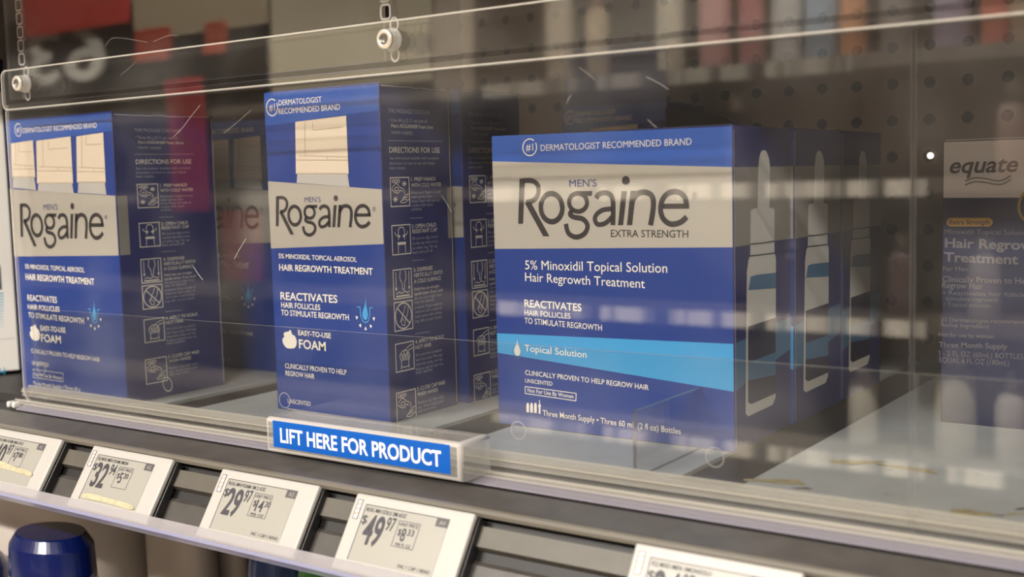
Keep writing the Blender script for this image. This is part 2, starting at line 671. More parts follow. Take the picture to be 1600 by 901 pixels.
bm = bmesh.new()
prism(bm, [ch(-0.002, -0.010), ch(0.0375, -0.010), ch(0.0375, -0.013), ch(-0.002, -0.013)], XL, XR)
link('ticket_channel', bm, M['channel'], shelf)
bm = bmesh.new()
prism(bm, [ch(0.0035, -0.0095), ch(0.0035, -0.006), ch(0.0125, -0.006), ch(0.0135, -0.0095)], XL, XR)
link('channel_bar', bm, M['channelbar'], shelf)
bm = bmesh.new()
prism(bm, [ch(0.018, -0.0098), ch(0.020, -0.0082), ch(0.037, -0.0082), ch(0.037, -0.0098)], XL, XR)
link('channel_pad', bm, M['nose'], shelf)
bm = bmesh.new()
prism(bm, [ch(0.0315, 0.0002), ch(0.0315, 0.0014), ch(0.0372, 0.0014), ch(0.0372, 0.0002)], XL, XR, 0)
prism(bm, [ch(0.0372, -0.013), ch(0.0372, 0.0016), ch(0.0388, 0.0016), ch(0.0388, -0.013)], XL, XR, 1)
link('channel_lip', bm, [M['lip'], M['lip_edge']], shelf)

# ------------------------------------------------------------------ the clear locked case
YS, YD, YU, YF = 0.428, 0.432, 0.4365, 0.438      # hinge strip, door, upper panel, fence
SEAM = on_y((1432, 589), YF).x
case = empty('security_case', (-0.42, 0.438, -0.139),
             'clear acrylic locked case front covering the blue cartons, with lift door and screws', 'display case')


def rounded_sheet(bm, x0, x1, z0, z1, y0, y1, r, corners, mi=0, emi=1):
    """Upright sheet with chosen rounded corners: tl tr bl br."""
    pts = []
    for key, cx, cz, a0 in (('br', x1, z0, -90), ('tr', x1, z1, 0), ('tl', x0, z1, 90), ('bl', x0, z0, 180)):
        if key in corners:
            ox = cx - r if key[1] == 'r' else cx + r
            oz = cz + r if key[0] == 'b' else cz - r
            pts += arc(ox, oz, r, r, a0, a0 + 90, 8)
        else:
            pts.append((cx, cz))
    n = len(pts)
    a = [bm.verts.new((x, y0, z)) for x, z in pts]
    b = [bm.verts.new((x, y1, z)) for x, z in pts]
    bm.faces.new(a).material_index = mi
    bm.faces.new(b[::-1]).material_index = mi
    for i in range(n):
        bm.faces.new((a[i], b[i], b[(i + 1) % n], a[(i + 1) % n])).material_index = emi


HB, HT = 0.0537 * YS / 0.455, 0.0805 * YS / 0.455
SCREW_Z = 0.0711 * YS / 0.455
LEFT = -0.7115 * YD / 0.44 * 0.995
bm = bmesh.new()
rounded_sheet(bm, on_y((5, 140), YS).x, 0.35, HB, HT, YS - 0.0012, YS + 0.0012, 0.005, ('tl', 'bl'))
fc = Face((0, YS - 0.0013, 0), (1, 0, 0), (0, 0, 1))
hx = on_y((5, 140), YS).x
stroke(bm, fc, [(0.35, HT - 0.0005)] + [(0.35 + (hx + 0.005 - 0.35) * i / 10, HT - 0.0005) for i in range(1, 10)] + arc(hx + 0.005, HT - 0.005, 0.0045, 0.0045, 90, 180, 6)
       + arc(hx + 0.005, HB + 0.005, 0.0045, 0.0045, 180, 270, 6) + [(0.35, HB + 0.0005)], 0.0008, 2, 0)  # edge glint painted as a bright line round the strip
link('hinge_strip', bm, [M['panel'], M['edge'], M['edge_glint']], case)

# upper panel with its two columns of square adjusting slots
bm = bmesh.new()
UX0 = on_y((11, 60), YU).x
UTOP, UBOT = 0.185, 0.058
slot_x = [on_y((35, 60), YU).x, on_y((605, 15), YU).x]
slot_px = [[8, 25, 42.5, 59.5, 76, 93], [-2, 19]]
xs = [UX0]
for sx in slot_x:
    xs += [sx - 0.0024, sx + 0.0024]
xs += [0.35]
for i in range(len(xs) - 1):
    if i % 2 == 0:
        box(bm, xs[i], xs[i + 1], YU - 0.0012, YU + 0.0012, UBOT, UTOP, 0)
pitch = 0.0084
for k, sx in enumerate(slot_x):
    rings = bmesh.new()
    zlow = on_y(((35, 605)[k], slot_px[k][-1]), YU).z
    z = UBOT
    n = 0
    while z < UTOP - 0.001:
        zc = zlow + n * pitch
        if zc > UTOP - 0.004:
            box(bm, sx - 0.0024, sx + 0.0024, YU - 0.0012, YU + 0.0012, z, UTOP, 0)
            break
        box(bm, sx - 0.0024, sx + 0.0024, YU - 0.0012, YU + 0.0012, z, zc - 0.0030, 0)
        z = zc + 0.0030
        fc = Face((0, YU - 0.0014, 0), (1, 0, 0), (0, 0, 1))
        rr = []
        for cx, cz, a0 in ((1, -1, -90), (1, 1, 0), (-1, 1, 90), (-1, -1, 180)):
            rr += arc(sx + cx * 0.0013, zc + cz * 0.0018, 0.0016, 0.0016, a0, a0 + 90, 4)
        stroke(rings, fc, rr, 0.0011, 0, 0, closed=True)
        n += 1
    link('slot_column', rings, M['rim'], case, recalc=False)
for f in bm.faces:
    n_ = f.normal
    f.normal_update()
    if abs(f.normal.y) < 0.5:
        f.material_index = 1
link('upper_panel', bm, [M['panel'], M['edge_soft']], case)

# lift door
bm = bmesh.new()
DB = -0.1385
rounded_sheet(bm, LEFT, SEAM - 0.0006, DB, HB + 0.004, YD - 0.0012, YD + 0.0012, 0.010, ('bl',))
for f in bm.faces:
    f.normal_update()
    if f.material_index == 1 and (f.calc_center_median().z > HB or f.calc_center_median().x > SEAM - 0.01):
        f.material_index = 3
fc = Face((0, YD - 0.00125, 0), (1, 0, 0), (0, 0, 1))
stroke(bm, fc, [(LEFT + 0.0004, HB)] + arc(LEFT + 0.010, DB + 0.010, 0.0096, 0.0096, 180, 270, 8) + [(SEAM - 0.0006, DB + 0.0004)], 0.0007, 4, 0)  # bright line painted for the glint along the door's edge
for pts, w in ([((313, 164), (300, 180), (285, 200), (270, 215)), 0.0005], [((392, 172), (372, 190), (350, 208)), 0.0003],
               [((385, 372), (374, 390), (366, 405)), 0.0007], [((303, 417), (310, 428), (317, 437)), 0.0009],
               [((165, 72), (175, 60), (195, 60), (230, 66)), 0.0003], [((240, 65), (262, 56), (278, 55)), 0.0003],
               [((188, 118), (200, 108), (212, 97)), 0.0004], [((690, 305), (700, 320), (706, 332)), 0.0003],
               [((1010, 120), (1030, 130), (1045, 140)), 0.0004], [((905, 105), (925, 120), (930, 126)), 0.0003],
               [((1012, 186), (1020, 194), (1026, 199)), 0.0004], [((885, 162), (890, 152), (893, 148)), 0.0004]):
    stroke(bm, fc, smooth([fc.px(p) for p in pts], 4), w * 0.6, 2, 1)
link('lift_door', bm, [M['panel'], M['edge'], M['scratch'], M['edge_soft'], M['edge_glint']], case)
bm = bmesh.new()
rounded_sheet(bm, SEAM + 0.0006, 0.35, DB, HB + 0.004, YD - 0.0012, YD + 0.0012, 0.004, ('bl',))
link('lift_door', bm, [M['panel'], M['edge_soft']], case)

# low fixed fence with round holes for the dividers
bm = bmesh.new()
FT = -0.0795 * YF / 0.455
rounded_sheet(bm, LEFT + 0.004, SEAM - 0.0004, DECK, FT, YF - 0.001, YF + 0.001, 0.003, ())
fc = Face((0, YF - 0.00105, 0), (1, 0, 0), (0, 0, 1))
for p in ((65, 575), (262, 600), (445, 625), (810, 672), (1117, 714)):
    u, v = fc.px(p)
    stroke(bm, fc, arc(u, v, 0.0041, 0.0041, 0, 360, 36)[:-1], 0.0006, 2, 1, closed=True)
link('fence_panel', bm, [M['clear'], M['edge_soft'], M['edge']], case)
bm = bmesh.new()
rounded_sheet(bm, SEAM + 0.0004, 0.35, DECK, FT, YF - 0.001, YF + 0.001, 0.003, ())
link('fence_panel', bm, [M['clear'], M['edge_soft'], M['edge']], case)

# clear bottom track: a trough with several bright ridges, then the lavender strip
TX0 = on_y((40, 612), 0.436).x
bm = bmesh.new()
prism(bm, [(0.4370, -0.1275), (0.4362, -0.1272), (0.4354, -0.1278), (0.4354, -0.1345), (0.4370, -0.1345)], TX0 + 0.004, 0.35, 1)
prism(bm, [(0.4352, -0.1293), (0.4344, -0.1290), (0.4336, -0.1296), (0.4336, -0.1345), (0.4352, -0.1345)], TX0, 0.35, 0, 1)
prism(bm, [(0.4342, -0.13905), (0.4342, -0.1366), (0.4276, -0.1366), (0.4276, -0.13905)], TX0 + 0.001, 0.35, 0, 1)
for y, z, r in ((0.4332, -0.1312, 0.0005), (0.4286, -0.1362, 0.0008), (0.4262, -0.1376, 0.0007), (0.4236, -0.1386, 0.0007)):
    prism(bm, [(y + r * math.cos(t * math.pi / 4), z + r * math.sin(t * math.pi / 4)) for t in range(8)], TX0, 0.35, 1)
link('bottom_track', bm, [M['track'], M['edge']], case)
bm = bmesh.new()
RX0 = on_y((26, 636), 0.42).x
prism(bm, [(0.4275, -0.1394), (0.4275, -0.1374), (0.4222, -0.1381), (0.4200, -0.1388), (0.4190, -0.1397)], RX0, 0.35, 0)
link('track_strip', bm, M['lavender'], case)
for p in ((13, 643), (21, 641)):
    c = on_y(p, 0.419)
    bm = bmesh.new()
    box(bm, c.x - 0.0013, c.x + 0.0013, 0.4185, 0.424, -0.1392, -0.1352, 0, 0.0011, 3)
    link('end_clip', bm, M['white_plastic'], case)


def screw(p):
    c = on_y(p, YS - 0.007)
    bm = bmesh.new()
    cc = (c.x, YS - 0.0012, c.z)
    lathe(bm, cc, [(0.0056, 0.0), (0.0057, 0.0010), (0.0050, 0.0015), (0.0050, 0.0042), (0.0046, 0.0050)], 'Y', 32, 1)
    lathe(bm, cc, [(0.0046, 0.0050), (0.0047, 0.0066), (0.0041, 0.0072), (0.0026, 0.0072), (0.0023, 0.0062), (0.0004, 0.0062)], 'Y', 32,
          [0, 0, 0, 2, 2])
    bmesh.ops.translate(bm, verts=bm.verts, vec=(0, 0, 0))
    s = link('screw', bm, [M['steel'], M['rim'], M['recess']], case, 'steel screw with clear collar')
    bm = bmesh.new()
    fc = Face((0, YS - 0.0014, 0), (1, 0, 0), (0, 0, 1))
    for z in (c.z + 0.0072, c.z - 0.0070):
        stroke(bm, fc, arc(c.x + 0.001, z, 0.0024, 0.0030, 0, 360, 16)[:-1], 0.0010, 0, 1, closed=True)
    link('slot_rim', bm, M['rim'], s, recalc=False)


screw((602, 61))
screw((28, 130))

# lift handle: hollow clear bar with a blue label
HX0, HX1 = -0.4441, -0.3175
HY, HZ0, HZ1 = 0.4080, -0.1368, -0.1185
bm = bmesh.new()
fs = box(bm, HX0, HX1, HY, YD - 0.0014, HZ0, HZ1, 0)
bmesh.ops.recalc_face_normals(bm, faces=bm.faces)
es = [e for e in bm.edges if all(abs(v.co.y - HY) < 1e-6 for v in e.verts) or
      (abs(e.verts[0].co.y - e.verts[1].co.y) > 0.01 and e.verts[0].co.z > -0.13) or
      (abs(e.verts[0].co.y - HY) > 0.01 and abs(e.verts[1].co.y - HY) > 0.01 and e.verts[0].co.z > -0.13 and e.verts[1].co.z > -0.13)]
r = bmesh.ops.bevel(bm, geom=es, offset=0.0022, segments=4, affect='EDGES', profile=0.5)
for f in r['faces']:
    f.material_index = 1
    f.smooth = True
handle = link('lift_handle', bm, [M['handle'], M['handle_rim']], case)
bm = bmesh.new()
ix0, ix1, iz0, iz1 = HX0 + 0.0022, HX1 - 0.0022, HZ0 + 0.001, HZ1 - 0.0022
box(bm, ix0, ix1, HY + 0.0022, YD - 0.002, iz0, iz1, 0)
link('handle_hollow', bm, [M['clear']], handle)
bm = bmesh.new()
fc = front(HY)
a, b, c_, d = (427, 656), (722, 698), (721, 744), (428, 697)
(u0, v0), (u1, v1) = fc.px(d), fc.px(b)
v0, v1 = (fc.px(c_)[1] + v0) / 2, (v1 + fc.px(a)[1]) / 2
u1 = min(u1, HX1 - 0.006)
poly(bm, fc, [(u0, v0), (u1, v0), (u1, v1), (u0, v1)], 0, 1)
text_uv(bm, fc, 'LIFT HERE FOR PRODUCT', u0 + (u1 - u0) * 0.045, u0 + (u1 - u0) * 0.955, v0 + (v1 - v0) * 0.22, (v1 - v0) * 0.52,
        1, 2, weight=0.022)
link('handle_label', bm, [M['label'], M['labelwhite']], handle, 'blue label reading lift here for product', recalc=False)

# clear divider standing on the deck behind the fence
DVX = on_z((1019, 735), DECK).x
bm = bmesh.new()
p1, p2 = on_x((1020, 634), DVX), on_x((1172, 577), DVX)
out = [(YF + 0.003, DECK + 0.0002), (YF + 0.003, p1.z - 0.001), (YF + 0.0045, p1.z + 0.0008), (p2.y, p2.z), (BACK - 0.05, p2.z), (BACK - 0.05, DECK + 0.0002)]
prism(bm, out, DVX - 0.0008, DVX + 0.0008, 1, 0)
link('shelf_divider', bm, [M['clear'], M['edge_dark']], None, 'clear plastic divider panel standing in front of the large carton, right of centre',
     'divider', origin=(DVX, 0.5, DECK))


# ------------------------------------------------------------------ printing on the cartons
SLOTS = ['navy', 'header', 'blue', 'silver', 'sky', 'cream', 'fine', 'ink', 'cap', 'capline', 'can', 'card', 'steelblue', 'silver_side',
         'gold', 'lightgrey', 'darknavy', 'typegrey', 'eqgrey']
SI = {k: i for i, k in enumerate(SLOTS)}
PRINT = [M[k] for k in SLOTS]


def logo(bm, face, x0, x1, base, top, mi=SI['ink'], layer=2):
    """The wordmark: drawn on a 1023 x 267 grid, R first."""
    def q(x, y):
        return (x0 + (x - 190) / 1023 * (x1 - x0), base + (645 - y) / 267 * (top - base))
    k = (x1 - x0) / 1023

    def st(pts, w, closed=False, sm=True):
        pts = smooth(pts + ([pts[0]] if closed else []), 5) if sm else pts
        if closed:
            pts = pts[:-1]
        stroke(bm, face, [q(*p) for p in pts], w * k, mi, layer, closed)

    def pg(pts):
        poly(bm, face, [q(*p) for p in pts], mi, layer)
    pg([(190, 645), (222, 645), (242, 378), (206, 378)])
    st([(225, 391), (290, 393), (325, 425), (322, 475), (292, 508), (246, 516)], 27)
    pg([(235, 520), (268, 505), (390, 718), (350, 718)])
    st(arc(407, 551, 68, 82, 0, 360, 28)[:-1], 29, True, False)
    st(arc(572, 522, 55, 52, 0, 360, 28)[:-1], 25, True, False)
    pg([(575, 458), (660, 458), (655, 486), (600, 486)])
    st([(540, 563), (522, 588), (545, 606), (600, 618), (627, 655), (608, 700), (558, 721), (510, 700), (494, 645)], 27)
    st([(682, 500), (700, 478), (738, 470), (772, 488), (782, 535), (778, 652)], 28)
    st([(780, 560), (722, 566), (682, 592), (672, 622), (690, 648), (735, 640), (775, 605)], 25)
    pg([(808, 652), (838, 652), (864, 462), (832, 462)])
    poly(bm, face, [q(*p) for p in arc(858, 403, 23, 25, 0, 360, 20)[:-1]], mi, layer)
    pg([(860, 652), (890, 652), (916, 460), (884, 460)])
    st([(893, 520), (922, 480), (965, 470), (1004, 490), (1013, 545), (995, 652)], 29)
    pg([(1058, 534), (1208, 534), (1210, 562), (1056, 562)])
    st([(1196, 550), (1186, 500), (1150, 472), (1105, 474), (1068, 505), (1052, 560), (1066, 615), (1108, 645), (1160, 636), (1196, 606)], 28)


def badge(bm, face, c, rx, ry, mi):
    u, v = face.px(c)
    ru = face.px((c[0] + rx, c[1]))[0] - u
    rv = face.px((c[0], c[1] - ry))[1] - v
    stroke(bm, face, arc(u, v, ru, rv, 50, 395 - 5, 30), abs(rv) * 0.13, mi, 2)
    text_uv(bm, face, '#1', u - ru * 0.55, u + ru * 0.5, v - rv * 0.42, rv * 0.85, mi, 2)


def registered(bm, face, p, s, mi):
    u, v = face.px(p)
    h = face.px((p[0], p[1] - s))[1] - v
    text_uv(bm, face, '®', u - h * 0.8, u + h * 0.8, v - h * 0.9, h * 1.8, mi, 2)


def can_print(bm, face, x0, x1, ytop0, ytop1, ycol, ycol2, ybot0, ybot1):
    """A printed spray can cap: cap, collar, shoulder."""
    w = x1 - x0
    ppoly(bm, face, [(x0 + 2, ycol2), (x1 - 1, ycol2), (x1 + 2, ybot1), (x0 + 1, ybot0)], SI['can'], 2)
    ppoly(bm, face, [(x0 - 1, ytop0), (x1 - 3, ytop1), (x1 + 1, ycol2), (x0, ycol2)], SI['cap'], 3)
    for a, b in (((x0, ycol), (x1, ycol)), ((x0 + w * .17, ytop0 - 1), (x0 + w * .18, ycol - 6)),
                 ((x0 + w * .32, ytop0 + 1), (x0 + w * .33, ytop0 + 13)), ((x0 + w * .33, ytop0 + 13), (x1 - w * .12, ytop1 + 18)),
                 ((x0 + w * .05, ycol - 7), (x1, ycol - 5)), ((x0 + 1, ycol2 - 1), (x1, ycol2 - 1)), ((x0 + w * .6, ycol - 6), (x0 + w * .6, ycol))):
        stroke(bm, face, [face.px(a), face.px(b)], 0.00045, SI['capline'], 4)


def drop_sign(bm, face, c, s, mi=SI['sky']):
    """Droplet at a follicle with rays; c = middle of the droplet, s = its height in picture pixels."""
    u, v = face.px(c)
    h = face.px((c[0], c[1] - s))[1] - v
    pts = [(0.10, 0.5), (0.06, 0.25), (-0.02, 0.05), (-0.16, -0.15), (-0.20, -0.30), (-0.13, -0.44), (0, -0.5), (0.13, -0.44), (0.20, -0.30), (0.17, -0.12), (0.10, 0.08), (0.09, 0.28)]
    poly(bm, face, [(u + a * h * 0.75, v + b * h) for a, b in pts], mi, 2)
    stroke(bm, face, [(u + a * h * .75, v + b * h) for a, b in ((-0.55, 0.0), (-0.34, 0.0), (-0.32, -0.3), (-0.2, -0.53), (0, -0.6), (0.2, -0.53), (0.32, -0.3), (0.34, 0.0), (0.55, 0.0))], h * 0.04, mi, 2)
    for k in range(5):
        t = math.radians(200 + 35 * k)
        x, y = 0.62 * math.cos(t), -0.2 + 0.62 * math.sin(t)
        dx, dy = math.cos(t), math.sin(t)
        poly(bm, face, [(u + (x - dx * .10) * h * .75, v + (y - dy * .08) * h), (u + (x + dx * .06 - dy * .09) * h * .75, v + (y + dy * .06 + dx * .08) * h),
                        (u + (x + dx * .06 + dy * .09) * h * .75, v + (y + dy * .06 - dx * .08) * h)], SI['cream'], 2)


def foam_sign(bm, face, c, w, h):
    u, v = face.px(c)
    ku = face.px((c[0] + w / 2, c[1]))[0] - u
    kv = face.px((c[0], c[1] - h / 2))[1] - v
    pts = [(0.05, 1.0), (0.25, 0.9), (0.35, 0.55), (0.75, 0.35), (0.95, -0.2), (0.75, -0.8), (0.2, -1.0), (-0.5, -0.95), (-0.95, -0.45), (-0.95, 0.0), (-0.7, 0.2), (-0.8, 0.55), (-0.45, 0.75), (-0.1, 0.8)]
    poly(bm, face, [(u + a * ku, v + b * kv) for a, b in smooth(pts + [pts[0]], 3)[:-1]], SI['cream'], 2)


def frame_box(bm, face, pts, w, mi):
    stroke(bm, face, pts, w, mi, 2, closed=True)


def pictogram(bm, face, kind, px4, mi=SI['cream']):
    c = [face.px(p) for p in px4]
    u0, u1 = (c[0][0] + c[3][0]) / 2, (c[1][0] + c[2][0]) / 2
    vt, vb = (c[0][1] + c[1][1]) / 2, (c[2][1] + c[3][1]) / 2

    def q(x, y):
        return (u0 + (u1 - u0) * x, vb + (vt - vb) * y)
    lw = 0.00045
    frame_box(bm, face, [q(0, 0), q(1, 0), q(1, 1), q(0, 1)], 0.0006, mi)

    def L(pts, w=lw, closed=False, sm=False):
        pts = smooth(pts, 4) if sm else pts
        stroke(bm, face, [q(*p) for p in pts], w, mi, 2, closed)
    if kind in ('prep', 'wash'):
        for x in (0.16, 0.3, 0.44):
            L(arc(x, 0.88, 0.07, 0.05, 0, 360, 10)[:-1], closed=True)
        L([(0.1, 0.66), (0.3, 0.80), (0.5, 0.66), (0.62, 0.62), (0.74, 0.52), (0.72, 0.42)], sm=True)
        L([(0.06, 0.62), (0.2, 0.5), (0.4, 0.46), (0.5, 0.56), (0.62, 0.5)], sm=True)
        L(arc(0.32, 0.6, 0.1, 0.07, 0, 360, 10)[:-1], closed=True)
        L([(0.95, 0.42), (0.75, 0.36), (0.6, 0.22), (0.5, 0.14), (0.75, 0.12), (0.96, 0.24)], sm=True)
        L([(0.62, 0.2), (0.85, 0.24)])
        L([(0.66, 0.27), (0.9, 0.32)])
        if kind == 'prep':
            for cx, cy in ((0.74, 0.78), (0.24, 0.24)):
                for t in range(4):
                    a = t * math.pi / 4
                    L([(cx - 0.13 * math.cos(a), cy - 0.1 * math.sin(a)), (cx + 0.13 * math.cos(a), cy + 0.1 * math.sin(a))])
    elif kind == 'cap':
        L([(0.34, 0.5), (0.34, 0.82), (0.42, 0.92), (0.6, 0.92), (0.68, 0.82), (0.68, 0.5)])
        L([(0.16, 0.78), (0.2, 0.68), (0.36, 0.62)], sm=True)
        L([(0.84, 0.78), (0.8, 0.68), (0.64, 0.62)], sm=True)
        poly(bm, face, [q(0.36, 0.68), q(0.36, 0.56), q(0.46, 0.62)], mi, 2)
        poly(bm, face, [q(0.66, 0.68), q(0.56, 0.62), q(0.66, 0.56)], mi, 2)
        poly(bm, face, [q(0.28, 0.42), q(0.28, 0.32), q(0.74, 0.32), q(0.74, 0.42)], mi, 2)
        L([(0.33, 0.31), (0.30, 0.04)])
        L([(0.69, 0.31), (0.72, 0.04)])
    elif kind == 'down':
        for x in (0.14, 0.86):
            L([(x, 0.92), (x, 0.36)])
            poly(bm, face, [q(x - 0.06, 0.38), q(x, 0.26), q(x + 0.06, 0.38)], mi, 2)
        L([(0.4, 0.95), (0.36, 0.7), (0.48, 0.5), (0.5, 0.3), (0.6, 0.34), (0.62, 0.55), (0.7, 0.7), (0.66, 0.95)], sm=True)
        L([(0.14, 0.16), (0.3, 0.22), (0.45, 0.17), (0.6, 0.24), (0.75, 0.17), (0.88, 0.22)], sm=True)
        L([(0.12, 0.08), (0.88, 0.08)], 0.0008)
    elif kind == 'ban':
        L(arc(0.5, 0.5, 0.45, 0.45, 0, 360, 26)[:-1], 0.0007, closed=True)
        L([(0.17, 0.8), (0.83, 0.2)], 0.0007)
        L([(0.62, 0.86), (0.5, 0.6), (0.38, 0.4), (0.4, 0.2), (0.54, 0.16), (0.6, 0.36), (0.72, 0.56), (0.78, 0.8)], sm=True)
        L([(0.3, 0.3), (0.42, 0.42), (0.5, 0.3)], sm=True)
    elif kind == 'hair':
        L([(0.28, 0.06), (0.3, 0.34), (0.22, 0.56), (0.4, 0.72), (0.62, 0.7), (0.76, 0.52), (0.7, 0.3), (0.72, 0.06)], sm=True)
        for k in range(6):
            L([(0.3 + 0.07 * k, 0.62), (0.36 + 0.07 * k, 0.46 - 0.04 * (k % 2)), (0.34 + 0.07 * k, 0.36)], sm=True)
        L([(0.94, 0.9), (0.72, 0.84), (0.52, 0.72), (0.44, 0.62)], sm=True)
        L([(0.96, 0.76), (0.76, 0.72), (0.6, 0.6)], sm=True)
        L([(0.3, 0.16), (0.5, 0.12), (0.7, 0.16)], sm=True)


def foam_side(bm, f, contents):
    """Directions panel of the foam cartons, measured on the middle carton."""
    C, T = SI['cream'], SI['fine']
    text(bm, f, 'THIS PACKAGE CONTAINS', (606.1, 176.4), (670.7, 178.6), 6.6, T)
    text(bm, f, '• ' + contents[0], (607, 190.8), (667, 191.2), 5.8, T)
    text(bm, f, contents[1], (611, 200), (676, 200.6), 5.8, C)
    text(bm, f, contents[2], (611, 209), (644, 209.5), 5.8, T)
    stroke(bm, f, [f.px((605.5, 219.6)), f.px((690, 220.7))], 0.0003, T, 2)
    text(bm, f, 'DIRECTIONS FOR USE', (607.8, 238.2), (686.8, 238.8), 8.6, C, weight=0.008)
    for s, y, x in (('See information booklet with complete', 249, 685), ('directions on how to use and obtain', 256.8, 679), ('best results.', 264.3, 634)):
        text(bm, f, s, (608, y), (x, y), 4.6, T)
    pictogram(bm, f, 'prep', [(609.2, 277.6), (638, 277.0), (640.2, 321.4), (610.5, 322.5)])
    text(bm, f, '1. PREP HANDS', (642, 283.2), (680, 281.8), 6, C, weight=0.006)
    text(bm, f, 'WITH COLD WATER', (642, 292.2), (689, 291), 6, C, weight=0.006)
    for s, y, x in (('Rinse your fingers in cold', 302.6, 688), ('water and dry them.', 309.5, 675), ('Note: Foam will melt on', 316, 686), ('contact with warm', 322.5, 676), ('surfaces.', 329, 659)):
        text(bm, f, s, (642.6, y), (x, y - 1), 4.6, T)
    stroke(bm, f, [f.px((640, 341)), f.px((660, 340))], 0.0003, T, 2)
    pictogram(bm, f, 'cap', [(611.7, 352.5), (640.2, 350.3), (641.6, 396.3), (613, 397.4)])
    text(bm, f, '2: OPEN CHILD', (643, 356), (681, 354), 6, C, weight=0.006)
    text(bm, f, 'RESISTANT CAP', (643.8, 364), (682.5, 361.8), 6, C, weight=0.006)
    for s, y, x in (('Be sure to align arrow', 374, 684), ('on the cap with arrow', 381.6, 684), ('on white ring. Tilt cap', 389, 683), ('back and pull off.', 396, 676)):
        text(bm, f, s, (644.4, y), (x, y - 2.5), 4.6, T)
    stroke(bm, f, [f.px((643, 407)), f.px((663, 405.5))], 0.0003, T, 2)
    pictogram(bm, f, 'down', [(613.6, 422.2), (641.8, 418.8), (643.3, 463.5), (615, 467.2)])
    pictogram(bm, f, 'ban', [(615.3, 473), (643.3, 468.7), (644.7, 512.5), (616.5, 517.5)])
    text(bm, f, '3: DISPENSE', (645.6, 424), (675.6, 421.6), 6, C, weight=0.006)
    text(bm, f, 'VERTICALLY ONTO', (646, 432.6), (691, 428.2), 6, C, weight=0.006)
    text(bm, f, 'A COLD SURFACE', (646.4, 441.8), (688.5, 437.6), 6, C, weight=0.006)
    for i, (s, x) in enumerate((('Hold the can straight', 686), ('upside down. If you hold', 691), ('the can at an angle, foam', 690), ('may not dispense', 678), ('properly. Press nozzle to', 691), ('dispense half a capful of', 690), ('foam onto cold surface', 690), ('(e.g. dish, or your hands).', 690))):
        y = 453.5 + 7 * i
        text(bm, f, s, (647 + 0.2 * i, y), (x, y - 5), 4.6, C if i < 2 else T)
    stroke(bm, f, [f.px((647.6, 521.4)), f.px((671, 518))], 0.0003, T, 2)
    pictogram(bm, f, 'hair', [(617.3, 538), (645.6, 532.2), (646.8, 575.5), (618.8, 581.2)])
    text(bm, f, '4. APPLY TO SCALP,', (648.5, 536.8), (693.8, 528.2), 6, C, weight=0.006)
    text(bm, f, 'NOT HAIR', (648.5, 545.2), (673.5, 541), 6, C, weight=0.006)
    for i, (s, x) in enumerate((('Part your hair to expose', 690), ('hair loss area. Massage', 691), ('foam into scalp, not hair.', 692), ('Repeat until all foam has', 692), ('been applied.', 676))):
        y = 556 + 7.2 * i
        text(bm, f, s, (649.5, y), (x, y - 7), 4.6, T)
    pictogram(bm, f, 'wash', [(618.8, 614), (648.5, 607.2), (650.0, 653.5), (620.5, 660)])
    text(bm, f, '5: CLOSE CAP AND', (651.4, 610), (695, 600), 6, C, weight=0.006)
    text(bm, f, 'WASH HANDS', (652, 618.8), (683.7, 611), 6, C, weight=0.006)
    for i, (s, x) in enumerate((('Replace cap after each', 693), ('use. Wash hands well', 692), ('with warm water.', 682))):
        y = 630 + 7.2 * i
        text(bm, f, s, (652.6, y), (x, y - 8), 4.6, T)


def carton_body(bm, x0, x1, y0, y1, z0, z1, mi):
    box(bm, x0, x1, y0, y1, z0, z1, mi, 0.0006, 2)


def worn_edges(bm, fs, y0, y1, z0, z1, seed):
    """Pale rubbed cardboard along the top and back edges of the right side."""
    rnd = random.Random(seed)
    n = 14
    pts = [(y0 + (y1 - y0) * (0.02 + 0.95 * i / n), z1 - 0.0008 - 0.0006 * rnd.random()) for i in range(n + 1)]
    stroke(bm, fs, pts, 0.0004, SI['card'], 2)
    pts = [(y1 - 0.0008 - 0.0004 * rnd.random(), z1 - 0.002 - (z1 - z0 - 0.004) * i / 20) for i in range(21)]
    stroke(bm, fs, pts, 0.0005, SI['card'], 2)


def quad(bm, face, u0, u1, va0, va1, vb0, vb1, mi, layer=1):
    """Band between lower line (va0..va1) and upper line (vb0..vb1)."""
    poly(bm, face, [(u0, va0), (u1, va1), (u1, vb1), (u0, vb0)], mi, layer)


def band(bm, face, u0, u1, tl, tr, bl, br, mi, layer=1):
    """Band across a front face, its slanted upper and lower edges read at picture points and run to the face's edges."""
    (a0, b0), (a1, b1) = face.px(tl), face.px(tr)
    (c0, d0), (c1, d1) = face.px(bl), face.px(br)

    def ext(a0, b0, a1, b1, u):
        return b0 + (b1 - b0) * (u - a0) / (a1 - a0)
    quad(bm, face, u0, u1, ext(c0, d0, c1, d1, u0), ext(c0, d0, c1, d1, u1), ext(a0, b0, a1, b1, u0), ext(a0, b0, a1, b1, u1), mi, layer)


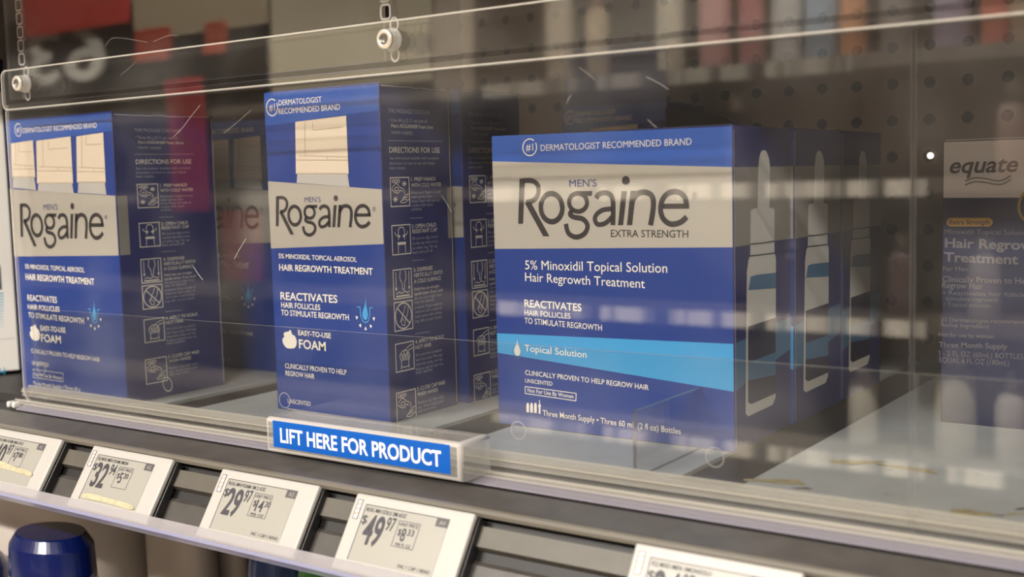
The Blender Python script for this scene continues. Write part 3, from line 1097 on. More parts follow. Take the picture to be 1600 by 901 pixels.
# ------------------------------------------------------------------ middle foam carton
YB = 0.478
BX0, BX1 = on_y((411, 145), YB).x, on_y((593.5, 131), YB).x
BX0 = (BX0 + on_y((431.5, 568), YB).x) / 2
BX1 = (BX1 + on_y((606, 573), YB).x) / 2
BZ1 = (on_y((411, 145), YB).z + on_y((593, 131), YB).z) / 2
ex = 0
yy = YB
while yy < 0.7:
    q_ = Vector((BX1, yy, BZ1))
    cx_ = EX * q_.x + EY * q_.y + EZ * q_.z
    if 800 + F * cx_.x / cx_.z > 700:
        break
    yy += 0.0005
BDEP = yy - YB
fB, sB = front(YB), right_side(BX1)
foam = empty('foam_carton', ((BX0 + BX1) / 2, YB, DECK),
             'tall blue single-can foam carton in the middle, right behind the blue handle label', 'carton', 'single-can foam cartons')
bm = bmesh.new()
carton_body(bm, BX0, BX1, YB, YB + BDEP, DECK, BZ1, SI['navy'])
e = 0.0005
quad(bm, fB, BX0 + e, BX1 - e, DECK + e, DECK + e, BZ1 - e, BZ1 - e, SI['blue'], 0.5)
band(bm, fB, BX0 + e, BX1 - e, (411, 146), (593, 132), (413, 197), (597, 171), SI['header'])
band(bm, fB, BX0 + e, BX1 - e, (418, 283), (601, 296), (423.6, 388), (602, 381), SI['silver'])
badge(bm, fB, (425.5, 167.8), 8.7, 13, SI['cream'])
text(bm, fB, 'DERMATOLOGIST', (436, 164.3), (503, 159.7), 8.4, SI['cream'])
text(bm, fB, 'RECOMMENDED BRAND', (436, 177.4), (532, 172.3), 8.6, SI['cream'])
can_print(bm, fB, 463, 544.5, 190.4, 180.5, 250, 271.7, 285.5, 292)
text(bm, fB, "MEN'S", (476.4, 315.6), (501.6, 315.6), 8, SI['navy'])
(u0, v0), (u1, v1) = fB.px((431.5, 354)), fB.px((581, 353))
logo(bm, fB, u0, u1, (v0 + v1) / 2, fB.px((431.5, 306.5))[1])
registered(bm, fB, (585, 326.6), 4, SI['ink'])
CR = SI['cream']
text(bm, fB, '5% MINOXIDIL TOPICAL AEROSOL', (436, 403), (558, 409), 7, CR, weight=0.01, flat=False)
text(bm, fB, 'HAIR REGROWTH TREATMENT', (436.8, 422), (583, 429), 9.4, CR, weight=0.02, flat=False)
text(bm, fB, 'REACTIVATES', (438.9, 467.5), (527.8, 473), 11.5, CR, weight=0.014, flat=False)
text(bm, fB, 'HAIR FOLLICLES', (440, 480), (501, 484.2), 8.2, CR, weight=0.012, flat=False)
text(bm, fB, 'TO STIMULATE REGROWTH', (440, 491.9), (545.7, 500), 8.4, CR, weight=0.012, flat=False)
drop_sign(bm, fB, (570.5, 480), 40)
foam_sign(bm, fB, (453, 529.5), 23, 29)
text(bm, fB, 'EASY-TO-USE', (466.4, 523), (517.6, 528.3), 7.6, CR, weight=0.022, flat=False)
text(bm, fB, 'FOAM', (467.7, 543.4), (509.7, 548), 13.5, CR, weight=0.018, flat=False)
text(bm, fB, 'CLINICALLY PROVEN TO HELP', (446, 574.4), (542, 585.3), 7.4, CR, weight=0.01, flat=False)
text(bm, fB, 'REGROW HAIR', (446.7, 586), (492, 591.4), 7.4, CR, weight=0.01, flat=False)
text(bm, fB, 'UNSCENTED', (450, 629), (486, 634), 6.6, CR, flat=False)
stroke(bm, fB, [fB.px(p) for p in ((450, 638), (520, 648), (520, 660), (450, 650))], 0.0003, CR, 2, True)
text(bm, fB, 'Not For Use By Women', (452.5, 647), (517, 657), 5.5, CR, flat=False)
foam_side(bm, sB, ('One 60 g (2.11 oz) can of', "Men's ROGAINE® Foam (one", 'month supply)'))
# the silver band turns the corner at the back edge of the side
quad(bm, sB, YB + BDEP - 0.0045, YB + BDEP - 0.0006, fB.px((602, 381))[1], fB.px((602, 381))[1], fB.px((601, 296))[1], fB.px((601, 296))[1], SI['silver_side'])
worn_edges(bm, sB, YB, YB + BDEP, DECK, BZ1, 3)
link('carton_body', bm, PRINT, foam, recalc=False)
bm = bmesh.new()
box(bm, BX0 + 0.001, BX1 - 0.001, YB + 0.001, YB + 0.0018, BZ1 - 0.0002, BZ1 + 0.0008, 0)
link('tuck_flap', bm, M['blue'], foam)

# a second one close behind it, set a little to the right
dx2 = on_y((713, 200), YB + BDEP + 0.004)
B2Y = YB + BDEP + 0.006
b2x = on_y((722, 250), B2Y).x
copy_thing(foam, ((BX0 + BX1) / 2 + (b2x - BX1), B2Y, DECK), 'tall blue foam carton standing behind the middle carton, mostly its dark side showing')
# and one at the back, its lid standing open
EYB = 0.75
ex1 = on_y((1043, 180), EYB).x
back_foam = copy_thing(foam, (ex1 - (BX1 - BX0) / 2, EYB, DECK), 'foam carton at the back against the pegboard with its lid flap standing open')
for ch_ in list(back_foam.children):
    if ch_.name.startswith('tuck_flap'):
        bpy.data.objects.remove(ch_)
bm = bmesh.new()
fa, fb_ = on_y((886, 62), EYB + 0.002), on_y((1043, 50), EYB + 0.002)
zt = (on_y((886, 74), EYB).z + on_y((1043, 62), EYB).z) / 2
box(bm, ex1 - (BX1 - BX0) + 0.002, ex1 - 0.001, EYB + 0.0010, EYB + 0.0018, BZ1, zt, 0, 0.0003, 1)
link('raised_sheet', bm, M['blue'], back_foam, 'raised dark blue lid flap')

# ------------------------------------------------------------------ left carton (three cans)
YA = 0.443
AX0, AX1 = on_y((10.5, 189), YA).x, on_y((171.5, 176), YA).x
AX0 = (AX0 + on_y((33, 606), YA).x) / 2
AX1 = (AX1 + on_y((201, 614), YA).x) / 2
AZ1 = (on_y((10.5, 189), YA).z + on_y((171, 176), YA).z) / 2
yy = YA
while yy < 0.7:
    q_ = EX * AX1 + EY * yy + EZ * AZ1
    if 800 + F * q_.x / q_.z > 330:
        break
    yy += 0.0005
ADEP = yy - YA
fA, sA0 = front(YA), right_side(AX1)
trio = empty('foam_carton', ((AX0 + AX1) / 2, YA, DECK),
             'wide blue foam carton at the left end, three cream can caps on its front', 'carton', 'three-can foam cartons')
bm = bmesh.new()
carton_body(bm, AX0, AX1, YA, YA + ADEP, DECK, AZ1, SI['navy'])
quad(bm, fA, AX0 + e, AX1 - e, DECK + e, DECK + e, AZ1 - e, AZ1 - e, SI['blue'], 0.5)
band(bm, fA, AX0 + e, AX1 - e, (10.5, 190), (171, 177), (13, 225.6), (163, 206), SI['header'])
band(bm, fA, AX0 + e, AX1 - e, (16, 295), (185, 306), (19, 400.5), (189, 399), SI['silver'])
badge(bm, fA, (29, 203), 5, 10, SI['cream'])
text(bm, fA, 'DERMATOLOGIST RECOMMENDED BRAND', (36.8, 207.5), (151.7, 199.8), 7.6, SI['cream'])
can_print(bm, fA, 19, 55, 224, 219, 264, 277, 293, 297)
can_print(bm, fA, 121, 165, 213, 207, 268, 285, 301, 304)
can_print(bm, fA, 58.5, 114, 220, 213, 267, 286.5, 298, 302)
text(bm, fA, "MEN'S", (68.8, 327.4), (90.6, 327.4), 8.6, SI['navy'])
(u0, v0), (u1, v1) = fA.px((32.8, 371.5)), fA.px((164, 370))
logo(bm, fA, u0, u1, (v0 + v1) / 2, fA.px((32.8, 318))[1])
registered(bm, fA, (166, 339), 3.5, SI['ink'])
text(bm, fA, '5% MINOXIDIL TOPICAL AEROSOL', (39.9, 419.4), (132.6, 425.4), 7, CR, weight=0.01, flat=False)
text(bm, fA, 'HAIR REGROWTH TREATMENT', (40.7, 436.4), (148, 444.8), 9, CR, weight=0.02, flat=False)
text(bm, fA, 'REACTIVATES', (43.6, 469), (89.8, 473), 9, CR, weight=0.012, flat=False)
text(bm, fA, 'HAIR FOLLICLES', (44, 482.4), (94, 487), 7.6, CR, weight=0.012, flat=False)
text(bm, fA, 'TO STIMULATE REGROWTH', (45, 495.5), (131.8, 505.5), 8, CR, weight=0.012, flat=False)
drop_sign(bm, fA, (147, 483), 36)
foam_sign(bm, fA, (55, 519), 16, 25)
text(bm, fA, 'EASY-TO-USE', (64, 516), (103, 519.5), 7.6, CR, weight=0.02, flat=False)
text(bm, fA, 'FOAM', (65, 533), (96, 536.5), 11.5, CR, weight=0.016, flat=False)
text(bm, fA, 'CLINICALLY PROVEN TO HELP REGROW HAIR', (49.4, 550.6), (156.7, 565.2), 6.4, CR, flat=False)
text(bm, fA, 'UNSCENTED', (51, 569.5), (76.7, 573), 6, CR, flat=False)
stroke(bm, fA, [fA.px(p) for p in ((52, 576.5), (99, 583), (99, 596), (52, 589))], 0.0003, CR, 2, True)
text(bm, fA, 'Not For Use By Women', (54, 586.5), (97, 593), 5.2, CR, flat=False)
text(bm, fA, 'Three Month Supply • Three 60 g', (52.5, 601), (126, 611), 5.6, CR, flat=False)
# the directions panel, stretched to this carton's side
ya0, za0 = sA0.px((212, 256))
ya1, _ = sA0.px((299, 255))
_, za1 = sA0.px((231.5, 561))
yb0, zb0 = sB.px((607.8, 238.2))
yb1, _ = sB.px((686.8, 238.8))
_, zb1 = sB.px((618.8, 614))
ku, kv = (ya1 - ya0) / (yb1 - yb0), (za1 - za0) / (zb1 - zb0)
foam_side(bm, Mapped(sA0, ku, ya0 - ku * yb0, kv, za0 - kv * zb0, sB), ('Three 60 g (2.11 oz) cans of', "Men's ROGAINE® Foam (three", 'month supply)'))
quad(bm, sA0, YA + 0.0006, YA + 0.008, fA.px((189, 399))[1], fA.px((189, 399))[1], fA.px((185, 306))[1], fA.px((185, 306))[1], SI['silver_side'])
worn_edges(bm, sA0, YA, YA + ADEP, DECK, AZ1, 5)
link('carton_body', bm, PRINT, trio, recalc=False)
bm = bmesh.new()
box(bm, AX0 + 0.001, AX1 - 0.001, YA + 0.001, YA + 0.0018, AZ1 - 0.0002, AZ1 + 0.0008, 0)
link('tuck_flap', bm, M['blue'], trio)
# another one deeper in, its front half in the dark between the two
C2Y = 0.573
c2r = on_y((419, 186), C2Y).x
copy_thing(trio, (c2r - (AX1 - AX0) / 2, C2Y, DECK), 'three-can foam carton in the dark gap between the left and middle cartons')

# ------------------------------------------------------------------ large solution carton
YDX = 0.506
DX0 = (on_y((775, 212), YDX).x + on_y((772, 662), YDX).x) / 2
DX1 = (on_y((1150.5, 197), YDX).x + on_y((1143.5, 705), YDX).x) / 2
DZ1 = (on_y((775, 212), YDX).z + on_y((1150, 197), YDX).z) / 2
DDEP = 0.0705
fD, sD = front(YDX), right_side(DX1)
sol = empty('solution_carton', ((DX0 + DX1) / 2, YDX, DECK),
            'large wide blue and silver carton facing front, right of centre, sky blue stripe', 'carton', 'large solution cartons')
bm = bmesh.new()
carton_body(bm, DX0, DX1, YDX, YDX + DDEP, DECK, DZ1, SI['navy'])
quad(bm, fD, DX0 + e, DX1 - e, DECK + e, DECK + e, DZ1 - e, DZ1 - e, SI['blue'], 0.5)
band(bm, fD, DX0 + e, DX1 - e, (775, 212.5), (1150, 197.5), (769, 252), (1151, 261), SI['header'])
band(bm, fD, DX0 + e, DX1 - e, (769, 252), (1151, 261), (770.5, 388.7), (1147, 386), SI['silver'])
band(bm, fD, DX0 + e, DX1 - e, (770.5, 520), (1144.6, 537), (770.5, 549.6), (1143, 611), SI['sky'])
badge(bm, fD, (828, 230), 10.8, 13, SI['cream'])
text(bm, fD, 'DERMATOLOGIST RECOMMENDED BRAND', (845.3, 235), (1081, 227), 9.7, SI['lightgrey'])
text(bm, fD, "MEN'S", (890, 291.5), (932.7, 291.5), 11, SI['navy'])
(u0, v0), (u1, v1) = fD.px((810, 349.3)), fD.px((1078.5, 350))
logo(bm, fD, u0, u1, (v0 + v1) / 2, fD.px((810, 279))[1])
registered(bm, fD, (1085.5, 306), 5.5, SI['ink'])
text(bm, fD, 'EXTRA STRENGTH', (954.8, 369.5), (1075.8, 371.4), 11, SI['ink'], weight=0.006)
text(bm, fD, '5% Minoxidil Topical Solution', (821, 420.5), (1043, 426), 14, CR, flat=False)
text(bm, fD, 'Hair Regrowth Treatment', (821, 438.9), (1008, 450), 13.5, CR, flat=False)
text(bm, fD, 'REACTIVATES', (820, 478.8), (909, 486), 11, CR, weight=0.014, flat=False)
text(bm, fD, 'HAIR FOLLICLES', (820, 491.9), (891.8, 497.8), 8.2, CR, weight=0.006, flat=False)
text(bm, fD, 'TO STIMULATE REGROWTH', (820, 504.5), (941, 516.4), 8.6, CR, weight=0.006, flat=False)
u, v = fD.px((808.5, 542))
hh = fD.px((808.5, 530))[1] - v
poly(bm, fD, [(u + a * hh * .55, v + b * hh) for a, b in ((0.05, 1.1), (-0.05, 0.6), (-0.7, -0.1), (-0.95, -0.55), (-0.6, -1.0), (0, -1.15), (0.6, -1.0), (0.95, -0.55), (0.7, -0.1), (0.15, 0.6))], SI['lightgrey'], 2)
stroke(bm, fD, [(u + a * hh * .55, v + b * hh) for a, b in smooth([(-1.3, -0.2), (-1.2, -0.9), (-0.6, -1.4), (0, -1.5), (0.6, -1.4), (1.2, -0.9)], 4)], 0.0003, SI['steelblue'], 2)
text(bm, fD, 'Topical Solution', (820, 548), (917, 558.8), 10, CR, flat=False, weight=0.006)
text(bm, fD, 'CLINICALLY PROVEN TO HELP REGROW HAIR', (821, 585), (1014, 609), 7.4, CR, weight=0.006, flat=False)
text(bm, fD, 'UNSCENTED', (821, 597), (863.7, 602.2), 6, CR, flat=False, weight=0.004)
stroke(bm, fD, [fD.px(p) for p in ((821, 603.4), (900.7, 614.2), (900.2, 625.8), (821, 614.2))], 0.0004, CR, 2, True)
text(bm, fD, 'Not For Use By Women', (825, 612), (896.5, 622), 6, CR, flat=False, weight=0.006)
for x in (825, 831, 837):
    ppoly(bm, fD, [(x - 2.1, 643.5 + (x - 825) * .1), (x + 2.1, 644 + (x - 825) * .1), (x + 2.1, 633 + (x - 825) * .1), (x + 1.2, 629), (x - 1.2, 629), (x - 2.1, 632.5 + (x - 825) * .1)], CR, 2)
ppoly(bm, fD, [(842, 646), (845, 646), (844.8, 636), (846, 633), (844, 631), (844, 624.5), (842.8, 624.5), (842.8, 631), (841, 633), (842.2, 636)], CR, 2)
text(bm, fD, 'Three Month Supply • Three 60 mL (2 fl oz) Bottles', (848.5, 648.6), (1064, 678), 8.6, CR, flat=False, weight=0.004)
# right side: bands carried round, printed bottle with dropper tip
e0, e1 = YDX + 0.0006, YDX + DDEP - 0.0006


def zside(y, p=1147):
    return fD.px((p, y))[1]


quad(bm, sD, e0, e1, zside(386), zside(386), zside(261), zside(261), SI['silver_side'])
quad(bm, sD, e0, e1, zside(261), zside(261), DZ1 - e, DZ1 - e, SI['navy'])
quad(bm, sD, e0, e1, zside(611), zside(575), zside(537), zside(520), SI['steelblue'])
S = lambda *pts: [sD.px(p) for p in pts]


def bottle_print(bm):
    g = SI['lightgrey']
    poly(bm, sD, smooth(S((1182.5, 325), (1184, 262), (1187, 240), (1192.5, 234.5), (1198, 240), (1202, 262), (1201, 325)), 4), g, 3)
    poly(bm, sD, S((1172, 329), (1178, 325), (1204, 324.5), (1209, 327), (1209, 404), (1171, 408)), g, 3)
    poly(bm, sD, S((1171, 398), (1209, 394), (1211, 404), (1210.5, 620), (1206, 632), (1168, 650), (1163.5, 646), (1165.5, 425), (1168, 406)), g, 4)
    stroke(bm, sD, S((1171, 381), (1190, 379.5), (1209, 376.5)), 0.0006, SI['darknavy'], 5)
    stroke(bm, sD, S((1168, 400), (1190, 397.5), (1210, 395)), 0.0006, SI['darknavy'], 5)
    poly(bm, sD, S((1171, 432), (1180, 429), (1210.5, 425.8), (1210.5, 450), (1167.5, 453)), SI['steelblue'], 5)
    poly(bm, sD, S((1167, 510), (1210.3, 495.7), (1210.3, 550), (1167, 566)), SI['darknavy'], 5)
    poly(bm, sD, S((1167, 566), (1210.3, 550), (1210.3, 585), (1167, 594)), SI['steelblue'], 5)
    poly(bm, sD, S((1167, 594), (1210.3, 585), (1210.3, 614), (1172, 631), (1167, 628)), SI['darknavy'], 5)


bottle_print(bm)
rn = random.Random(2)
stroke(bm, sD, [(YDX + 0.0006, DZ1 - 0.002 - (DZ1 - DECK - 0.004) * i / 16) for i in range(17)], 0.0004, SI['card'], 2)
link('carton_body', bm, PRINT, sol, recalc=False)
bm = bmesh.new()
box(bm, DX0 + 0.001, DX1 - 0.001, YDX + 0.001, YDX + 0.0018, DZ1 - 0.0002, DZ1 + 0.0006, 0)
link('tuck_flap', bm, M['darknavy'], sol)
gap = 0.0715
copy_thing(sol, ((DX0 + DX1) / 2 + 0.0016, YDX + gap, DECK), 'second large carton in the row, directly behind the front one, seen by its right side')
sol3 = copy_thing(sol, ((DX0 + DX1) / 2 + 0.0016, YDX + 2 * gap, DECK), 'third large carton in the row, rearmost, seen by its right side with a faint bottle')
# thin black sheet with a curved top, above the rearmost carton
bm = bmesh.new()
fy = YDX + 2 * gap + 0.002
fl = front(fy)
up = [fl.px(p) for p in ((1040, 206), (1150, 206), (1150, 193), (1128, 182), (1105, 176), (1075, 174), (1052, 168), (1040, 167))]
for f_ in (0, 1):
    pass
vs0 = [bm.verts.new((u, fy, v)) for u, v in up]
vs1 = [bm.verts.new((u, fy + 0.0008, v)) for u, v in up]
bm.faces.new(vs0)
bm.faces.new(vs1[::-1])
for i in range(len(up)):
    bm.faces.new((vs0[i], vs1[i], vs1[(i + 1) % len(up)], vs0[(i + 1) % len(up)]))
link('raised_sheet', bm, M['black'], sol3, 'thin black sheet with a curved top')

# ------------------------------------------------------------------ store-label carton at the right
YF2 = 0.62
FX0 = (on_y((1476, 220), YF2).x + on_y((1470, 310), YF2).x) / 2
FZ1 = on_y((1500, 219.5), YF2).z
FX1 = FX0 + 0.142
fF = front(YF2)
eq = empty('hair_treatment_carton', ((FX0 + FX1) / 2, YF2, DECK),
           'dark navy carton with pale grey top band, cut by the right edge', 'carton')
bm = bmesh.new()
carton_body(bm, FX0, FX1, YF2, YF2 + 0.05, DECK, FZ1, SI['darknavy'])
quad(bm, fF, FX0 + e, FX1 - e, fF.px((1470, 309))[1], fF.px((1600, 311))[1] * 1.0, FZ1 - e, FZ1 - e, SI['eqgrey'])
text(bm, fF, 'equate', (1484, 270.5), (1591, 267.5), 24, SI['charcoal'] if 'charcoal' in SI else SI['ink'], weight=0.02, shear=0.25)
for k in range(2):
    dy = 6 * k
    stroke(bm, fF, smooth([fF.px(p) for p in ((1508, 283 + dy), (1522, 278 + dy), (1540, 279 + dy), (1556, 282 + dy), (1568, 281 + dy), (1580, 274 + dy))], 5), 0.0007, SI['ink'], 2)
(u0, v0), (u1, v1) = fF.px((1479, 353.5)), fF.px((1551.5, 340))
rr = (v1 - v0) / 2
poly(bm, fF, arc(u1 - rr, v0 + rr, rr, rr, -90, 90, 10) + arc(u0 + rr, v0 + rr, rr, rr, 90, 270, 10), SI['gold'], 2)
text(bm, fF, 'Extra Strength', (1484, 350.5), (1547, 350.5), 7, SI['darknavy'], 3, weight=0.01)
u, v = fF.px((1611, 322))
poly(bm, fF, arc(u, v, 0.0062, 0.0085, 0, 360, 28)[:-1], SI['gold'], 2)
poly(bm, fF, arc(u, v, 0.0050, 0.0070, 0, 360, 28)[:-1], SI['darknavy'], 3)
TG = SI['typegrey']
for s, a, b, c, w in (('Minoxidil Topical Solution USP, 5%', (1476, 365), (1662, 368), 7.5, 0.0),
                      ('Hair Regrowth', (1476.6, 386), (1637, 391), 14, 0.025), ('Treatment', (1475, 408), (1591, 412.5), 14, 0.025),
                      ('For Men', (1473.5, 423), (1512, 423.5), 7, 0.0), ('Clinically Proven to Help', (1472.7, 440), (1613, 443.5), 9, 0.01),
                      ('Regrow Hair', (1472.3, 449.5), (1536, 451.5), 9, 0.01), ('• Reactivates hair follicles to', (1474, 460), (1625, 464.5), 6.5, 0.0),
                      ('stimulate regrowth', (1478, 469), (1560, 471.5), 6.5, 0.0), ('• Topical solution', (1474, 478), (1548, 480.5), 6.5, 0.0),
                      ('#1 Dermatologist recommended', (1469, 502), (1612, 506), 6.5, 0.0), ('Active Ingredient', (1469, 510), (1546, 513), 6.5, 0.0),
                      ('Not for use by women', (1467, 525), (1553, 528.5), 6.5, 0.0), ('Three Month Supply', (1467, 541.7), (1574, 545), 8, 0.01),
                      ('3 - 2 FL OZ (60mL) BOTTLES', (1466, 555), (1599, 561), 8, 0.0), ('EQUAL 6 FL OZ (180mL)', (1468, 565.5), (1577, 571), 8, 0.0)):
    text(bm, fF, s, a, b, c, TG, weight=w, flat=False)
link('carton_body', bm, PRINT, eq, recalc=False)
bm = bmesh.new()
box(bm, FX0 + 0.001, FX1 - 0.001, YF2 + 0.001, YF2 + 0.0018, FZ1 - 0.0002, FZ1 + 0.0006, 0)
link('tuck_flap', bm, M['lightgrey'], eq)

# bright speck in one pegboard hole
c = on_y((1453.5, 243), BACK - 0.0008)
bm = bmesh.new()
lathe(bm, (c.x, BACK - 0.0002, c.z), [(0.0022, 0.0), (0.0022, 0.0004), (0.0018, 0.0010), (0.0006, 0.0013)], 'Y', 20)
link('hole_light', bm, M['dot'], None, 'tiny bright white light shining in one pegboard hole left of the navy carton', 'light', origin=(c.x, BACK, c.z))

# ------------------------------------------------------------------ neighbour carton outside the case, far left
NP = on_y((19, 380), 0.490)
nu, nn = V(0.5, 0.866, 0), V(0.866, -0.5, 0)      # along its face, and out of it
fN = Face((NP.x, NP.y, 0), nu, (0, 0, 1))
NZ1 = fN.px((8, 143))[1]
NW, ND = 0.062, 0.045
nc = NP - nu * (NW / 2) - nn * (ND / 2)
nb = empty('white_carton', (nc.x, nc.y, DECK), 'white carton with cyan dots cut off at the left edge, outside the clear case', 'carton')


def turned(bm):
    bmesh.ops.transform(bm, verts=bm.verts, matrix=Matrix.Translation((NP.x, NP.y, 0)) @ Matrix(((nu.x, -nn.x, 0, 0), (nu.y, -nn.y, 0, 0), (0, 0, 1, 0), (0, 0, 0, 1))))


bm = bmesh.new()
box(bm, -NW, 0, 0, ND, DECK, NZ1, 0, 0.0012, 2)
turned(bm)
for j in range(12):
    for i in range(6):
        u, v = fN.px((4.5 - i * 2.4, 458 + j * 4.6))
        rd = 0.00058 * (1 - j * 0.05)
        poly(bm, fN, arc(u, v, rd, rd, 0, 360, 8)[:-1], 1, 1)
ppoly(bm, fN, [(-8, 395), (1, 418), (3, 452), (-8, 452)], 2, 1)
text(bm, fN, 'mL)', (-12, 581), (9, 583), 8, 1, weight=0.01)
stroke(bm, fN, [fN.px((-10, 531)), fN.px((22, 528))], 0.0002, 2, 1)
link('carton_body', bm, [M['white_plastic'], M['cyan'], M['charcoal']], nb, recalc=False)
bm = bmesh.new()
box(bm, -NW + 0.002, -0.002, 0.002, ND - 0.002, NZ1 - 0.0004, NZ1 + 0.0006, 0)
turned(bm)
link('tuck_flap', bm, M['lightgrey'], nb)
bm = bmesh.new()
nx = on_y((7, 120), 0.55).x
box(bm, nx - 0.1, nx, 0.52, 0.55, DECK, on_y((4, 80), 0.52).z, 0, 0.001, 1)
nv = link('navy_carton', bm, M['darknavy'], None, 'dark navy carton behind the white carton at the far left edge', 'carton', origin=(nx - .05, 0.53, DECK))

# ------------------------------------------------------------------ electronic price tags in the channel
TW, TH = 0.0684, 0.0360
oT = V(0, TOPY, TOPZ)
wT = -V(0, dirv.x, dirv.y)
fT = Face(oT, (1, 0, 0), wT)
if fT.n.y > 0:
    raise RuntimeError('tag face turned')
VIS = 0.0318


def price_tag(x, label, title, price, cents, unit, ucents, per, flag, foot, glare_patch=()):
    t = empty('price_tag', (x, TOPY, TOPZ), label, 'price tag', 'electronic price tags on the shelf edge')
    R = Matrix((fT.u, fT.w, fT.n)).transposed().to_4x4()

    def solid(x0, x1, s0, s1, d0, d1, m, name, parent, bev, lab=None):
        bm = bmesh.new()
        box(bm, x0, x1, -s1, -s0, d0, d1, 0, bev, 3)
        bmesh.ops.transform(bm, matrix=Matrix.Translation(oT + V(x, 0, 0)) @ R, verts=bm.verts)
        return link(name, bm, m, parent, lab)
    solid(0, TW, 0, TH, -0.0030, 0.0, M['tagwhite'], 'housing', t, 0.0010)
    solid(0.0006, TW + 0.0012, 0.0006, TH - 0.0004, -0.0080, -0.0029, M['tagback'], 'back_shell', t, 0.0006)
    bm = bmesh.new()
    u0, u1, v1, v0 = x + TW * 0.118, x + TW * 0.826, -VIS * 0.150, -VIS * 0.965
    sw, sh = u1 - u0, v1 - v0

    def q(a, b):
        return (u0 + sw * a, v1 - sh * b)

    def tx(s, a0, a1, b, cap, mi, w=0.0):
        p0, p1 = q(a0, b), q(a1, b)
        text_uv(bm, fT, s, p0[0], p1[0], p0[1], cap * sh, mi, 3, weight=w)
    poly(bm, fT, [q(0, 1), q(1, 1), q(1, 0), q(0, 0)], 0, 1)
    stroke(bm, fT, [q(0, 1), q(0, 0), q(1, 0)], 0.0004, 2, 2)
    n = len(title) * 0.027
    tx(title, 0.025, 0.025 + min(n, 0.62), 0.115, 0.068, 1, 0.006)
    tx('$', 0.01, 0.075, 0.34, 0.15, 1)
    tx(price, 0.075, 0.30, 0.68, 0.50, 1, 0.022)
    tx(cents, 0.315, 0.415, 0.38, 0.23, 1, 0.006)
    stroke(bm, fT, [q(0.45, 0.17), q(0.70, 0.17), q(0.70, 0.62), q(0.45, 0.62)], 0.00025, 1, 2, closed=True)
    tx('UNIT PRICE', 0.465, 0.685, 0.255, 0.06, 1)
    tx('$', 0.475, 0.515, 0.42, 0.11, 1)
    tx(unit, 0.52, 0.52 + 0.05 * len(unit), 0.51, 0.22, 1, 0.012)
    tx(ucents, 0.535 + 0.05 * len(unit), 0.61 + 0.05 * len(unit), 0.40, 0.11, 1, 0.006)
    if per:
        tx(per, 0.49, 0.67, 0.605, 0.055, 1)
    poly(bm, fT, [q(0.86, 0.15), q(1, 0.15), q(1, 0), q(0.86, 0)], 2, 2)
    tx(flag, 0.90, 0.965, 0.115, 0.075, 0)
    if foot:
        tx(foot, 0.60, 0.97, 0.955, 0.06, 1)
    link('screen', bm, [M['epaper'], M['eink'], M['flag']], t, 'grey e-paper screen', recalc=False)
    if glare_patch:                                   # film glare painted as a cream patch low on the screen
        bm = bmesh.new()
        poly(bm, fT, [q(*p) for p in smooth([tuple(p) for p in glare_patch] + [tuple(glare_patch[0])], 4)[:-1]], 0, 5)
        link('painted_glare', bm, M['glare_patch'], t, 'cream patch of painted glare', recalc=False)
    # clear light window in the left margin
    bm = bmesh.new()
    a, b = x + TW * 0.040, x + TW * 0.078
    pts = [(a, -VIS * 0.10), (b, -VIS * 0.10), (b, -VIS * 0.38), (a, -VIS * 0.38)]
    poly(bm, fT, pts, 0, 1)
    stroke(bm, fT, pts, 0.0004, 1, 2, closed=True)
    for k in range(3):
        stroke(bm, fT, [(a + 0.0004, -VIS * (0.17 + 0.07 * k)), (b - 0.0004, -VIS * (0.15 + 0.07 * k))], 0.0005, 2, 2)
    link('light_window', bm, [M['lightgrey'], M['typegrey'], M['gold']], t, recalc=False)
    return t


K = TOPY
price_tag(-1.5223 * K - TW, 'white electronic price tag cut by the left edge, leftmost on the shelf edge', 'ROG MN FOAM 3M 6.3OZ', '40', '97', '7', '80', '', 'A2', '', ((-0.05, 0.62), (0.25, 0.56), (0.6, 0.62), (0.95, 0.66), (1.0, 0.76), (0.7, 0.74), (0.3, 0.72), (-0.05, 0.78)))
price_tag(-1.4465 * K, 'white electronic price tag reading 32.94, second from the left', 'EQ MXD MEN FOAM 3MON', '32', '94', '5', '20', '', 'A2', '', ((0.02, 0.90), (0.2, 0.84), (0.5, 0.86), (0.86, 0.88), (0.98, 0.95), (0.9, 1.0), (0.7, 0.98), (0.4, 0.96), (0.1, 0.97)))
price_tag(-1.1727 * K, 'white electronic price tag reading 29.97, third from the left', 'ROG MN FOAM 1M 2.1OZ', '29', '97', '14', '20', 'PER OZ', 'A3', 'FAC 1 CAP 1 RENO')
price_tag(-0.9355 * K, 'white electronic price tag reading 49.97, under the blue handle label', 'ROG MN SOLU 3M 6OZ', '49', '97', '8', '33', 'PER FL OZ', 'A4', 'FAC 1 CAP 1 RENO')
price_tag(-0.5592 * K, 'white electronic price tag cut by the bottom edge, rightmost on the shelf edge', 'EQ MXD MEN 3MONSOLU', '24', '97', '4', '16', 'PER FL OZ', 'A5', '')

# ------------------------------------------------------------------ lower shelf and the bottles below
LOW = -0.43
low = empty('lower_shelf', (-0.4, 0.6, LOW), 'dark lower shelf carrying the bottles below the price tags', 'shelf')
bm = bmesh.new()
box(bm, XL, XR, 0.33, BACK - 0.001, LOW - 0.03, LOW, 0)
link('deck', bm, M['deck'], low)
bm = bmesh.new()
prism(bm, [(0.33, LOW), (0.318, LOW - 0.004), (0.318, LOW - 0.034), (0.33, LOW - 0.03)], XL, XR)
link('front_edge', bm, M['nose'], low)


